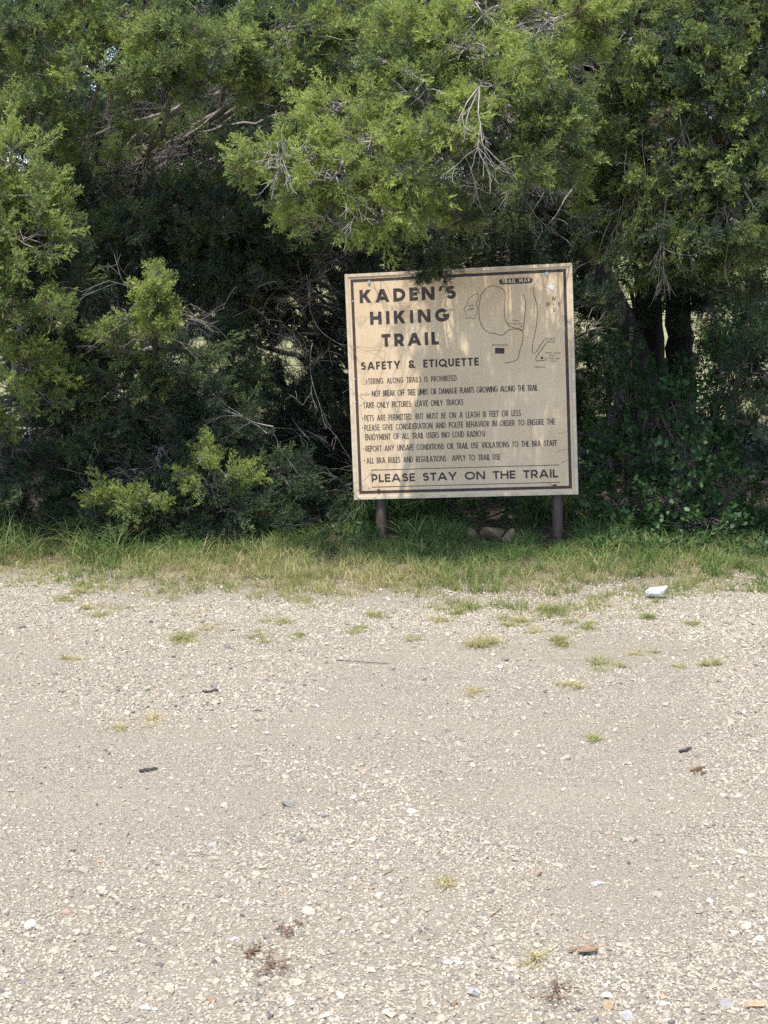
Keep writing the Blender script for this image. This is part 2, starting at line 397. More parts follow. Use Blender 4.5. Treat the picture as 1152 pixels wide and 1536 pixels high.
# flat ink shapes in the panel plane (y = -depth); each primitive a hair above the one before
class Ink:
    def __init__(s, z0=.0006): s.mb = MB(); s.z0 = z0; s.k = 0
    def poly(s, P):
        P = np.asarray(P, float); s.k += 1
        z = -(s.z0 + .00005 * (s.k % 9))
        V = np.stack([P[:, 0], np.full(len(P), z), P[:, 1]], -1)
        a = np.sum(P[:, 0] * np.roll(P[:, 1], -1) - np.roll(P[:, 0], -1) * P[:, 1])
        i = np.arange(len(P))
        if a < 0: i = i[::-1]
        for j in range(1, len(P) - 1): s.mb.add(V[[i[0], i[j], i[j + 1]]], [[0, 1, 2]])
    def band(s, P, t):
        P = np.asarray(P, float); T = np.gradient(P, axis=0); T /= np.linalg.norm(T, axis=1, keepdims=True) + 1e-12
        Nn = np.stack([-T[:, 1], T[:, 0]], -1); A = P + Nn * t / 2; B = P - Nn * t / 2; s.k += 1
        z = -(s.z0 + .00005 * (s.k % 9)); n = len(P)
        V = np.concatenate([np.stack([A[:, 0], np.full(n, z), A[:, 1]], -1), np.stack([B[:, 0], np.full(n, z), B[:, 1]], -1)])
        i = np.arange(n - 1)
        s.mb.add(V, np.stack([n + i, n + i + 1, i + 1, i], -1))
def arc(cx, cy, rx, ry, a0, a1, n=22):
    a = np.radians(np.linspace(a0, a1, n)); return np.stack([cx + rx * np.cos(a), cy + ry * np.sin(a)], -1)
WID = dict(A=.86, B=.60, C=.74, D=.74, E=.50, F=.48, G=.88, H=.72, I=0, J=.36, K=.72, L=.46, M=.92, N=.78, O=.94, P=.57, Q=.94, R=.62, S=.58, T=.58, U=.66, V=.80, W=1.16, Y=.78)
WID.update({'&': .78, "'": .14, '-': .3, '.': 0, ';': .02, ',': .06, '(': .2, ')': .2, '1': .26, '0': .56, '+': .4})
def glyph(ch, xs, t):
    """list of ('q', quad) and ('b', polyline) in cap-height units; xs squeezes widths"""
    w = WID[ch] * xs; tx = t * (.72 + .28 * min(1, xs)); w = max(w, tx) if ch not in "IL.;" else (max(w, tx)); out = []
    hx = tx / 2
    def dg(x0, y0, x1, y1, th=None):
        th = tx if th is None else th; L_ = math.hypot(x1 - x0, y1 - y0); h = th / 2 * L_ / abs(y1 - y0)
        h = min(h, th * .75); out.append(('q', [(x0 - h, y0), (x0 + h, y0), (x1 + h, y1), (x1 - h, y1)]))
    def vb(x): out.append(('q', [(x - hx, 0), (x + hx, 0), (x + hx, 1), (x - hx, 1)]))
    def hb(y, x0, x1): out.append(('q', [(x0, y - t / 2), (x1, y - t / 2), (x1, y + t / 2), (x0, y + t / 2)]))
    def ar(*a): out.append(('b', arc(*a)))
    if ch == 'A': dg(hx * 1.05, 0, w / 2 - hx * .1, 1); dg(w - hx * 1.05, 0, w / 2 + hx * .1, 1); hb(.30, w * .25, w * .75)
    elif ch == 'B':
        vb(hx); r1 = (.5 - t / 2) / 2; rb = .5 - t / 2 - r1 + .02
        for yb, yt, ww in ((t / 2, .53, w), (.53, 1 - t / 2, w * .9)):
            rr = (yt - yb) / 2; rx_ = min(rr, (ww - tx) * .6); cx = ww - hx - rx_
            hb(yb, hx, cx + .005); hb(yt, hx, cx + .005); ar(cx, (yb + yt) / 2, rx_, rr, -90, 90)
    elif ch in 'OQ0': 
        ar(w / 2, .5, w / 2 - hx, .5 - t / 2, 0, 360, 40)
        if ch == 'Q': dg(w * 1.0, -.06, w * .58, .34)
    elif ch == 'C': ar(w * .56, .5, w * .56 - hx, .5 - t / 2, 48, 312, 34)
    elif ch == 'G': ar(w * .5, .5, w * .5 - hx, .5 - t / 2, 42, 352, 36); hb(.46, w * .54, w)
    elif ch == 'D': vb(hx); cx = w - (w - hx * 2) * .68 - hx; hb(t / 2, hx, cx + .01); hb(1 - t / 2, hx, cx + .01); ar(cx, .5, w - hx - cx, .5 - t / 2, -90, 90)
    elif ch == 'E': vb(hx); hb(t / 2, hx, w); hb(.51, hx, w * .93); hb(1 - t / 2, hx, w)
    elif ch == 'F': vb(hx); hb(.49, hx, w * .93); hb(1 - t / 2, hx, w)
    elif ch == 'H': vb(hx); vb(w - hx); hb(.51, hx, w - hx)
    elif ch in 'I': vb(w / 2)
    elif ch == 'J': out.append(('q', [(w - tx, .28), (w, .28), (w, 1), (w - tx, 1)])); ar(w - hx - (w - tx) * .62, .28, (w - tx) * .62, .28 - t / 2, 0, -125)
    elif ch == 'K': vb(hx); dg(tx * .9, .40, w - hx * 1.3, 1); dg(w - hx * 1.1, 0, tx * 1.55, .56)
    elif ch == 'L': vb(hx); hb(t / 2, hx, w)
    elif ch == 'M': dg(hx, 0, w * .17, 1, tx * .95); dg(w - hx, 0, w * .83, 1, tx * .95); dg(w * .5, .12, w * .17, 1, tx * .9); dg(w * .5, .12, w * .83, 1, tx * .9)
    elif ch == 'N': vb(hx); vb(w - hx); dg(w - hx * 1.1, 0, hx * 1.1, 1)
    elif ch == 'P': vb(hx); r = .27; cx = w - hx - min(r, (w - tx) * .62); hb(1 - t / 2, hx, cx + .005); hb(1 - t / 2 - 2 * (r - .0), hx, cx + .005); ar(cx, 1 - t / 2 - r, w - hx - cx, r, -90, 90)
    elif ch == 'R': vb(hx); r = .25; cx = w - hx - min(r, (w - tx) * .62); hb(1 - t / 2, hx, cx + .005); hb(1 - t / 2 - 2 * r, hx, cx + .005); ar(cx, 1 - t / 2 - r, w - hx - cx - .01, r, -90, 90); dg(w - hx * 1.0, 0, w * .48, .46)
    elif ch == 'S':
        rb = (.54 - t / 2) / 2; rt = (.46 - t / 2) / 2
        top = arc(w / 2, 1 - t / 2 - rt, w * .47 - hx, rt, 28, 268, 26); bot = arc(w / 2, t / 2 + rb, w / 2 - hx, rb, 92, -155, 26)
        out.append(('b', np.concatenate([top, bot])))
    elif ch == 'T': vb(w / 2); hb(1 - t / 2, 0, w)
    elif ch == 'U':
        r = w / 2 - hx; yb = min(.42, r / 1 + t / 2 + .05)
        out += [('q', [(0, yb), (tx, yb), (tx, 1), (0, 1)]), ('q', [(w - tx, yb), (w, yb), (w, 1), (w - tx, 1)])]; ar(w / 2, yb, r, yb - t / 2, 180, 360)
    elif ch == 'V': dg(w / 2 - hx * .1, 0, hx * 1.05, 1); dg(w / 2 + hx * .1, 0, w - hx * 1.05, 1)
    elif ch == 'W': dg(w * .27, 0, hx, 1); dg(w * .27, 0, w * .5, 1); dg(w * .73, 0, w * .5, 1); dg(w * .73, 0, w - hx, 1)
    elif ch == 'Y': dg(w / 2 - .01, .40, hx * 1.1, 1); dg(w / 2 + .01, .40, w - hx * 1.1, 1); out.append(('q', [(w / 2 - hx, 0), (w / 2 + hx, 0), (w / 2 + hx, .46), (w / 2 - hx, .46)]))
    elif ch == '&':
        ar(w * .43, .27, w * .43 - hx, .27 - t / 2, 20, 300, 30); ar(w * .43, .76, w * .25, .24 - t / 2, -60, 250, 26); dg(w - hx * .8, 0, w * .20, .66); out.append(('b', arc(w * .45, .27, w * .43 - hx, .27 - t / 2, 0, -70, 12)))
    elif ch == "'": out.append(('q', [(0, .62), (tx * .75, .62), (tx * 1.35, 1), (tx * .35, 1)]))
    elif ch == '-': hb(.42, 0, w)
    elif ch == '.': out.append(('q', [(0, 0), (tx, 0), (tx, t), (0, t)]))
    elif ch == ',': out.append(('q', [(-.02, -.16), (tx * .5, -.16), (tx, t), (tx * .1, t)]))
    elif ch == ';': out += [('q', [(-.02, -.16), (tx * .5, -.16), (tx, t), (tx * .1, t)]), ('q', [(0, .48), (tx, .48), (tx, .48 + t), (0, .48 + t)])]
    elif ch == '(': ar(w * 1.5, .46, w * 1.3, .62, 130, 230, 12)
    elif ch == ')': ar(-w * .5, .46, w * 1.3, .62, 50, -50, 12)
    elif ch == '1': vb(w - hx); dg(w * .0 + hx * .5, .78, w - hx, .99, tx * .6)
    elif ch == '+': out.append(('q', [(w / 2 - hx, .2), (w / 2 + hx, .2), (w / 2 + hx, .8), (w / 2 - hx, .8)])); hb(.5, 0, w)
    return w, out
def text(ink, s, p0, p1, cap_px, t, xs=1.0, space=.45, rot=False, jit=0.0, uvf=uv, pxm=PXM):
    """lettering whose baseline runs from p0 to p1 (photo close-up pixels), fitted to that length"""
    a = np.array(uvf(*p0)); e = np.array(uvf(*p1)); cap = cap_px * pxm
    d = e - a; Lg = np.linalg.norm(d); d /= Lg
    if not rot and abs(d[1]) < .03: d = np.array([1.0, 0]); a[1] = (a[1] + e[1]) / 2
    nrm = np.array([-d[1], d[0]])
    gl = [None if c == ' ' else glyph(c, xs, t) for c in s]
    tot = sum(g[0] * cap for g in gl if g) + sum(space * xs * cap for g in gl if g is None)
    ls = (Lg - tot) / max(1, len(s) - 1); x = 0.0
    for g in gl:
        if g is None: x += space * xs * cap + ls; continue
        for kind, P in g[1]:
            P = np.asarray(P, float) * cap; P = a + (x + P[:, :1]) * d + P[:, 1:] * nrm
            if kind == 'q': ink.poly(P)
            else: ink.band(P, t * cap * (.85 if xs < .8 else 1))
        x += g[0] * cap + ls
def line(nm, *a, extra=None, **k):
    global ink
    ink = Ink(); text(ink, *a, **k)
    if extra: extra()
    return ink.mb.build(nm, M_INK, sign, SMl)
line("title_line", "KADEN'S", (93, 217), (543, 195), 61, .265, 1.27)
line("title_line", "HIKING", (142, 317), (513, 300), 60, .265, 1.27, extra=lambda: ink.band([uv(510, 244), uv(520, 247), uv(536, 245)], .0025))
line("title_line", "TRAIL", (196, 419), (464, 408), 59, .265, 1.27)
line("heading_line", "SAFETY & ETIQUETTE", (98, 525), (650, 507), 37, .215, 1.12, .6)
line("heading_line", "PLEASE STAY ON THE TRAIL", (147, 1050), (1020, 1023), 38, .21, 1.38, .5)
RX, RT = .66, .135
def rule(s, p0, p1, bullet=True, cap=28, extra=None):
    def ex():
        if bullet:
            c_ = uv(p0[0] - 9, p0[1] - 12); ink.poly(c_ + .0036 * np.array([[math.cos(q), math.sin(q)] for q in np.linspace(0, 2 * math.pi, 8, False)]))
        if extra: extra()
    line("rules_line", s, p0, p1, cap, RT, RX, .62, extra=ex)
def worn1(): ink.band([uv(106, 593), uv(124, 592)], .0022); ink.poly([uv(122, 575), uv(126, 573), uv(127, 589), uv(124, 590)])
def worn2(): ink.band([uv(97, 640), uv(103, 640)], .0028); ink.band([uv(110, 645), uv(135, 644)], .0018)
rule("TERING ALONG TRAILS IS PROHIBITED", (131, 592), (547, 578), False, 27, worn1)
rule("NOT BREAK OFF TREE LIMBS OR DAMAGE PLANTS GROWING ALONG THE TRAIL", (149, 650), (925, 621), False, 28, worn2)
rule("TAKE ONLY PICTURES; LEAVE ONLY TRACKS", (108, 704), (578, 690))
rule("PETS ARE PERMITTED, BUT MUST BE ON A LEASH 10 FEET OR LESS", (114, 765), (847, 738))
rule("PLEASE GIVE CONSIDERATION AND POLITE BEHAVIOR IN ORDER TO ENSURE THE", (114, 809), (1005, 778))
rule("ENJOYMENT OF ALL TRAIL USERS (NO LOUD RADIOS)", (117, 852), (678, 837), False)
rule("REPORT ANY UNSAFE CONDITIONS OR TRAIL USE VIOLATIONS TO THE BRA STAFF", (119, 908), (1015, 876))
rule("ALL BRA RULES AND REGULATIONS  APPLY TO TRAIL USE", (123, 962), (751, 944))
ink = Ink()
bw = .0158; mL, mT, mR, mB = uv(44, 600)[0] - .004, uv(560, 73)[1], uv(1072, 600)[0] - .004, uv(560, 1097)[1]
mL = -W / 2 + .027; mR = W / 2 - .030; mT = H / 2 - .027; mB = -H / 2 + .030
for q in ([(mL, mT - bw), (mR, mT - bw), (mR, mT), (mL, mT)], [(mL, mB), (mR, mB), (mR, mB + bw), (mL, mB + bw)],
          [(mL, mB), (mL + bw, mB), (mL + bw, mT), (mL, mT)], [(mR - bw, mB), (mR, mB), (mR, mT), (mR - bw, mT)]): ink.poly(q)
for p0, p1 in (((143, 993), (1026, 965)), ((148, 1073), (1030, 1045))):
    a_, e_ = uv(*p0), uv(*p1); v_ = (a_[1] + e_[1]) / 2; ink.band([(a_[0], v_), (e_[0], v_)], .0036)
ink.mb.build("border_line", M_INK, sign, SMl)
# trail map
def smooth(P, n=6):
    P = np.array(P, float); Q = np.concatenate([[2 * P[0] - P[1]], P, [2 * P[-1] - P[-2]]]); out = []
    for i in range(1, len(Q) - 2):
        for t_ in np.linspace(0, 1, n, False):
            p0, p1, p2, p3 = Q[i - 1:i + 3]
            out.append(.5 * (2 * p1 + (p2 - p0) * t_ + (2 * p0 - 5 * p1 + 4 * p2 - p3) * t_ ** 2 + (3 * p1 - p0 - 3 * p2 + p3) * t_ ** 3))
    return np.array(out + [P[-1]])
ink = Ink(); LW = .0031
def mline(P, w=LW, n=6): ink.band(smooth([uvm(*p) for p in P], n), w)
mline([(632, 573), (600, 557), (560, 550), (520, 536), (490, 505), (471, 460), (466, 400), (471, 320), (474, 260), (466, 215), (430, 190), (385, 174), (345, 172), (308, 192), (270, 235), (249, 268), (243, 320), (235, 360), (235, 420), (242, 480), (262, 530), (290, 570), (335, 597), (385, 602), (435, 617), (465, 605), (490, 580), (520, 564), (560, 560), (600, 566), (632, 582), (636, 600), (632, 660), (612, 730), (598, 800), (585, 832), (540, 855), (468, 868)])
mline([(636, 243), (650, 280), (658, 330), (654, 400), (646, 500), (638, 570)])
mline([(727, 185), (730, 230), (748, 300), (762, 350), (762, 480), (745, 590), (725, 680), (717, 750), (722, 773), (735, 780), (755, 765), (790, 710), (828, 655)])
mline([(843, 688), (800, 750), (757, 812), (752, 833), (762, 846), (810, 843), (858, 835)])
mline([(228, 238), (190, 252), (150, 285), (128, 315), (130, 335), (108, 370), (100, 395), (115, 405), (119, 440), (122, 465), (150, 466), (160, 453), (185, 470), (198, 462), (203, 440), (220, 425), (214, 400), (222, 380), (218, 355), (206, 340), (215, 315), (229, 280), (228, 238)], .0020)
mline([(622, 528), (622, 545)], .004, 2)
ink.poly([uvm(382, 731), uvm(467, 731), uvm(467, 782), uvm(382, 782)]); ink.poly([uvm(796, 808), uvm(817, 808), uvm(817, 830), uvm(796, 830)])
ink.poly([uvm(830, 820), uvm(842, 812), uvm(842, 826)]); mline([(840, 819), (852, 817)], .0018, 2)
PM = PXM * 3.1135 / 6.063
def mt(s, cx, cy, wd, cap, rot=0, t=.15, xs=.9):
    c_, s_ = math.cos(RAD(rot)), math.sin(RAD(rot)); yb = cy + cap / 2
    text(ink, s, (cx - wd / 2 * c_, yb + wd / 2 * s_), (cx + wd / 2 * c_, yb - wd / 2 * s_), cap, t, xs, rot=rot != 0, uvf=uvm, pxm=PM)
mt("OLD", 163, 350, 42, 17, 16); mt("POND", 163, 384, 62, 17, 16)
mt("TRAIL", 572, 485, 62, 15); mt("ENTRANCE", 572, 512, 124, 15)
mt("RESTROOMS", 428, 706, 144, 17); mt("PRIVATE", 880, 648, 88, 16); mt("DRIVE", 884, 674, 66, 16)
mt("TRAIL HEAD", 904, 773, 142, 16); mt("MAP", 902, 797, 54, 15); mt("YOU ARE", 916, 824, 98, 16); mt("HERE", 912, 848, 62, 15); mt("PARKING", 786, 903, 100, 15)
mt("N", 916, 286, 30, 37, t=.14); mt("S", 919, 384, 27, 37, t=.15); mt("W", 866, 336, 46, 37, t=.12); mt("E", 964, 334, 26, 37, t=.15); mt("+", 917, 336, 16, 30, t=.12)
a0, a1, hgt = uvm(442, 128), uvm(698, 128), 25 * PM
pc = (a0[1] + a1[1]) / 2; rr_ = hgt
P_ = np.concatenate([arc(a1[0] - .001, pc, rr_, rr_, -90, 90, 12), arc(a0[0] + .001, pc, rr_, rr_, 90, 270, 12)]); ink.poly(P_)
ink.mb.build("trail_map", M_INK, sign, SMl)
ink = Ink(.0016)
text(ink, "TRAIL MAP", (443, 146), (700, 140), 35, .22, 1.05, .45, uvf=uvm, pxm=PM)
ink.mb.build("map_heading", M_PALEINK, sign, SMl)
# pale scuff and chips in the paint
ink = Ink(.0017); rs = np.random.default_rng(3)
cx_, cy_ = uvm(888, 168)
for k in range(7):
    q = np.linspace(0, 2 * math.pi, 9, False) + rs.uniform(0, .5); r_ = rs.uniform(.003, .012) * (1 + .4 * rs.normal(size=9) * .6)
    o_ = rs.normal(0, .008, 2); ink.poly(np.stack([cx_ + o_[0] + r_ * np.cos(q), cy_ + o_[1] + r_ * np.sin(q)], -1))
ink.mb.build("paint_scuff", M_SCUFF, sign, SMl)
for P in ([(1010, 905), (1040, 893), (1072, 888)], [(1020, 820), (1060, 808)], [(1030, 955), (1075, 938)], [(975, 1050), (1000, 1062), (1015, 1050)]): 
    ink = Ink(.0015); ink.band([uv(*p) for p in P], .0014); ink.mb.build('scratch', M_INK, sign, SMl)
for P in ([(60, 571), (73, 569)], [(62, 678), (75, 676)], [(64, 205), (57, 209)]):
    ink = Ink(.0015); ink.band([uv(*p) for p in P], .003); ink.mb.build('paint_chip', M_SCUFF, sign, SMl)
def bolt(x, y, mat_, r=.0075):
    u, v = uv(x, y); mb = MB()
    for (z0, z1, ra, n) in ((.0, -.0018, r * 1.5, 20), (-.0018, -.0065, r, 6)):
        a = np.linspace(0, 2 * math.pi, n, False)
        V = np.concatenate([np.stack([u + ra * np.cos(a), np.full(n, z0), v + ra * np.sin(a)], -1), np.stack([u + ra * .92 * np.cos(a), np.full(n, z1), v + ra * .92 * np.sin(a)], -1), [[u, z1 * 1.1, v]]])
        F4 = [[i, (i + 1) % n, n + (i + 1) % n, n + i] for i in range(n)]
        mb.add(V, F4); mb.add(V, [[n + i, n + (i + 1) % n, 2 * n] for i in range(n)])
    return mb.build("bolt", mat_, sign, SMl)
bolt(138, 121, M_BOLT); bolt(966, 79, M_BOLT); bolt(181, 1091, M_RUST, .0075)
o = bolt(1004, 1064, M_RUST, .0085); o['label'] = "dark rusted bolt in the lower right corner"
# posts: brown pipes behind the panel
Mi = np.array(SMl)
for k, (pxl, pyl, ub, vt) in enumerate(((572, 828, -.44, .50), (837, 832, .50, .54))):
    up = np.array(SM)[:3] @ np.array([ub, .054, vt, 1]); lo = np.array(SM)[:3] @ np.array([ub, .054, -H / 2 - .02, 1])
    lo[0] = at(pxl - 1.2, 750, lo[1])[0]; up[0] = lo[0] - .03
    ft = lo + (lo - up) * (lo[2] + .3) / (up[2] - lo[2])
    n = 12; ts = np.linspace(0, 1, n)[:, None]
    # lean line from the foot to the top behind the panel
    d0 = (up - lo); d0 /= np.linalg.norm(d0)
    P_ = np.concatenate([ft + (lo - ft) * ts[:-1], lo + (up - lo) * ts]) - np.array(base)
    mb = MB(); tubes(mb, P_, np.full(len(P_), .030), 20, .5)
    top = P_[-1]; a = np.linspace(0, 2 * math.pi, 20, False)
    mb.add(np.concatenate([np.stack([top[0] + .03 * np.cos(a), top[1] + .03 * np.sin(a), np.full(20, top[2])], -1), [top + [0, 0, .008]]]), [[i, (i + 1) % 20, 20] for i in range(20)])
    mb.build("post", M_POST, sign)

# ---------------------------------------------------------------- junipers
rng = np.random.default_rng(11)
def quad_leaf(p, d, nrm, L_, w):
    sd_ = np.cross(d, nrm); return [p, p + d * L_ * .45 + sd_ * w, p + d * L_, p + d * L_ * .45 - sd_ * w]
def make_spray(seed, shoots=16):
    r = np.random.default_rng(seed); Q = []; tt = []
    def nz(v): return v / (np.linalg.norm(v) + 1e-9)
    for i in range(shoots):
        f = (i + .4) / shoots; p0 = np.array([f * .85, .03 * r.normal(), .03 * r.normal()])
        az = (math.pi if i % 2 else 0) + r.normal(0, .75); th = RAD(r.uniform(24, 50))
        d = np.array([math.cos(th), math.sin(th) * math.cos(az), math.sin(th) * math.sin(az)])
        L_ = (.40 * (1 - .70 * f) + .05) * r.uniform(.75, 1.2)
        nn = nz(np.cross(d, r.normal(size=3)))
        nb_ = 8
        for j in range(nb_):
            g = (j + .5) / nb_; pp = p0 + d * L_ * g; s2 = np.cross(d, nn) * (1 if j % 2 else -1)
            dd_ = nz(d * .8 + s2 * .62 + .25 * r.normal(size=3)); n2 = nz(np.cross(dd_, r.normal(size=3)))
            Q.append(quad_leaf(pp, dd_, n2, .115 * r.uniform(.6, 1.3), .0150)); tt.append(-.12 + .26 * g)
        Q.append(quad_leaf(p0 + d * L_ * .55, d, nn, L_ * .5, .015)); tt.append(.20)
    return np.array(Q), np.array(tt)
SPRAYS = [make_spray(s) for s in range(10)]
def frames(D):
    D = D / (np.linalg.norm(D, axis=1, keepdims=True) + 1e-9); n = len(D)
    ref = rng.normal(size=(n, 3)); A = np.cross(D, ref); A /= np.linalg.norm(A, axis=1, keepdims=True) + 1e-9
    return np.stack([D, A, np.cross(D, A)], -1)
def add_sprays(mb, P, D, S, tint, tmpl=None):
    tmpl = tmpl or SPRAYS; kinds = rng.integers(0, len(tmpl), len(P)); R = frames(D)
    for k, (Q, tq) in enumerate(tmpl):
        q = np.where(kinds == k)[0]
        if not len(q): continue
        Vv = np.einsum('nij,qvj->nqvi', R[q], Q) * S[q][:, None, None, None] + P[q][:, None, None]
        nf = len(q) * len(Q)
        mb.add(Vv, np.arange(nf * 4).reshape(-1, 4), np.clip(tint[q][:, None] + tq[None], 0.02, 1).ravel())
def bez(a, c, e, n):
    t_ = np.linspace(0, 1, n)[:, None]; return (1 - t_) ** 2 * a + 2 * t_ * (1 - t_) * c + t_ ** 2 * e
class Tree:
    def __init__(s): s.trunk = MB(); s.limb = MB(); s.leaf = MB(); s.skel = []; s.nleaf = 0
    def stem(s, P, r0, r1, n=24, wob=.02):
        """a fluted trunk through the given points"""
        P = smooth(P, max(3, n // len(P))); n = len(P); R = np.linspace(r0, r1, n) * (1 + .35 * np.exp(-np.linspace(0, 9, n)))
        P = P + rng.normal(0, wob * .3, P.shape) * np.array([1, 1, 0]); sides = 14
        T = np.gradient(P, axis=0); a = np.arange(sides) * 2 * math.pi / sides
        fl = 1 + .10 * np.cos(3 * a + rng.uniform(0, 6))[None] + .07 * np.cos(5 * a[None] + np.linspace(0, 3, n)[:, None])
        V_ = P[:, None] + R[:, None, None] * fl[..., None] * np.stack([np.cos(a), np.sin(a), 0 * a], -1)[None]
        s.trunk.add(V_, grid_faces(n, sides, True), .5, True); s.skel.append(P); return P
    def branch(s, a, e, r, sag=.0, n=14, wob=.03, tint=.5, end=.35):
        a = np.array(a, float); e = np.array(e, float); mid = (a + e) / 2 + np.array([0, 0, sag]); P = bez(a, mid, e, n)
        w = rng.normal(0, wob, (n, 3)); w[0] = w[-1] = 0; w = (w + np.roll(w, 1, 0) + np.roll(w, -1, 0)) / 2.5; w[0] = 0; P = P + w
        tubes(s.limb, P, np.linspace(r, r * end, n), 6, tint); s.skel.append(P); return P
    def near(s, p):
        S_ = np.concatenate(s.skel); d = np.linalg.norm((S_ - p) * np.array([1, 1, 1.0]) , axis=1) + .6 * np.maximum(0, S_[:, 2] - p[2] + .1) * 0
        return S_[np.argmin(d)]
    def attach(s, p, zlow=.35):
        """the point of the trunk that a limb to p leaves from: below p when the limb rises"""
        S_ = s.skel[0]; hd = np.linalg.norm(S_[:, :2] - p[:2], axis=1); want = np.maximum(p[2] - .32 * hd, getattr(s, 'zmin', -9))
        return S_[np.argmin(np.abs(S_[:, 2] - want))]
    def clump(s, c, rad, n, tint=.5, size=.106, droop=0.0, up=.35, hollow=.35, link=True, tvar=.12, src=None, twig_t=.5, lr=None):
        c = np.array(c, float); rad = np.array(rad, float)
        a = s.attach(c) if src is None else np.array(src, float)
        Ll = np.linalg.norm(c - a); ex = c + (c - a) / (Ll + 1e-9) * rad.mean() * .6
        lim = s.branch(a, ex, (lr or min(.03, .006 + .012 * Ll)), sag=.06 * Ll, wob=.02 + .012 * Ll) if link else np.array([a])
        m_ = max(3, int(n / 8)); u = rng.normal(size=(m_ * 2, 3)); u /= np.linalg.norm(u, axis=1, keepdims=True); rr = (hollow ** 3 + (1 - hollow ** 3) * rng.random(m_ * 2)) ** (1 / 3)
        nd = c + u * rr[:, None] * rad; kk = fbm(nd, 5.0, 77, 2); nd = nd[np.argsort(kk)[m_ * 2 // 3:]][:m_]   # tufts with gaps between
        nd = nd[nd[:, 2] > .08]; m_ = len(nd)
        if m_ == 0: return
        LS = lim[len(lim) // 3:] if len(lim) > 3 else lim
        j = np.argmin(np.linalg.norm(nd[:, None] - LS[None], axis=2), axis=1); A0 = LS[np.maximum(0, j - 1)]
        t_ = np.linspace(0, 1, 6)[None, :, None]
        B1 = A0[:, None] * (1 - t_) + nd[:, None] * t_; B1[:, 1:5] += rng.normal(0, .012, (m_, 4, 3)); B1[:, 2:4, 2] -= .01
        tubes(s.limb, B1, np.linspace(.0046, .0020, 6)[None].repeat(m_, 0), 4, twig_t)
        tt_ = rng.normal(0, tvar, m_); i = np.repeat(np.arange(m_), max(3, int(round(n / m_)))); n = len(i)
        out = (nd - A0) / (np.linalg.norm(nd - A0, axis=1, keepdims=True) + 1e-9)
        D = 1.0 * out[i] + rng.normal(0, .46, (n, 3)) + np.array([0, 0, up - droop]); D /= np.linalg.norm(D, axis=1, keepdims=True)
        P = nd[i] + D * size * rng.uniform(-.1, .45, (n, 1)) - out[i] * size * rng.uniform(0, .7, (n, 1))
        S = size * rng.gamma(9, 1 / 9, n)
        t4 = np.linspace(0, 1, 4)[None, :, None]
        B2 = (nd[i] - out[i] * size * .3)[:, None] * (1 - t4) + (P + D * S[:, None] * .5)[:, None] * t4; B2[:, 1:3] += rng.normal(0, .008, (n, 2, 3))
        tubes(s.limb, B2, np.linspace(.0022, .0010, 4)[None].repeat(n, 0), 3, twig_t)
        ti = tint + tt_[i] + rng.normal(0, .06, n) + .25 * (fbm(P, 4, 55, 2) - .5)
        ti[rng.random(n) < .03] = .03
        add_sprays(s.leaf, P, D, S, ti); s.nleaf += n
    def dead(s, a, d, L_, r, depth, drop=.25, tint=.9, spread=.55):
        """bare grey forking twigs"""
        st = [(np.array(a, float), np.array(d, float), L_, r, depth)]; batch = []; rad = []
        while st:
            p, d, l, r, k = st.pop(); d = d / np.linalg.norm(d); n = 7; P = [p]; q = p; dd = d
            for i in range(n - 1):
                dd = dd + rng.normal(0, .13, 3) + np.array([0, 0, -drop * .16]); dd /= np.linalg.norm(dd); q = q + dd * l / (n - 1); P.append(q)
            batch.append(P); rad.append(np.linspace(r, r * .5, n))
            if k > 0:
                for _ in range(rng.integers(2, 5)):
                    i = rng.integers(2, n); nd = (P[i] - P[i - 1]); nd = nd / np.linalg.norm(nd) + rng.normal(0, spread, 3)
                    st.append((P[i], nd, l * rng.uniform(.45, .75), r * .55, k - 1))
        tubes(s.limb, np.array(batch), np.maximum(np.array(rad), .0009), 4, tint)
    def finish(s, name, base, label, cat, group):
        e = empty(name, base, label, cat, group); off = Matrix.Translation(-Vector(base))
        if s.trunk.n: s.trunk.build("trunk", M_TRUNK, e, off)
        if s.limb.n: s.limb.build("branchwork", M_TWIG, e, off)
        s.leaf.build("crown", s.lmat if hasattr(s, 'lmat') else M_JUN, e, off)
        return e
def rp(px, py, Y): return px * Y / FPX, py * Y / FPX
K_N = .066
def cl(T, px, py, Y, rx_, ry_, rY=.28, dens=1.0, **k):
    c = at(px, py, Y); a, b_ = rp(rx_, ry_, Y); T.clump(c, (a, rY, b_), int(rx_ * ry_ * K_N * dens) + 8, **k)
def fill(T, n, r0, r1, z0, z1, cone=1.0, size=.2, sprays=55, back=False, frontlim=None):
    """the rest of the crown, above and behind what the photograph shows"""
    ax = T.skel[0]; k = 0; tr = 0
    while k < n and tr < n * 20:
        tr += 1
        z = rng.uniform(z0, z1); f = (z - z0) / (z1 - z0); R = (r1 * f + r0 * (1 - f)) * math.sqrt(rng.uniform(.15, 1)); a = rng.uniform(0, 2 * math.pi)
        i = np.argmin(np.abs(ax[:, 2] - z)); c = np.array([ax[i, 0] + R * math.cos(a), ax[i, 1] + R * math.sin(a), z])
        if frontlim is not None and c[1] < frontlim(z): continue
        if c[2] - CAMZ < (c[1]) * .16 + .25 and c[1] < 9.6: continue     # leave the pictured front to the placed boughs
        T.clump(c, (.42, .42, .30), sprays, size=size, tint=.45); k += 1
GJ = "juniper trees along the back of the lot"

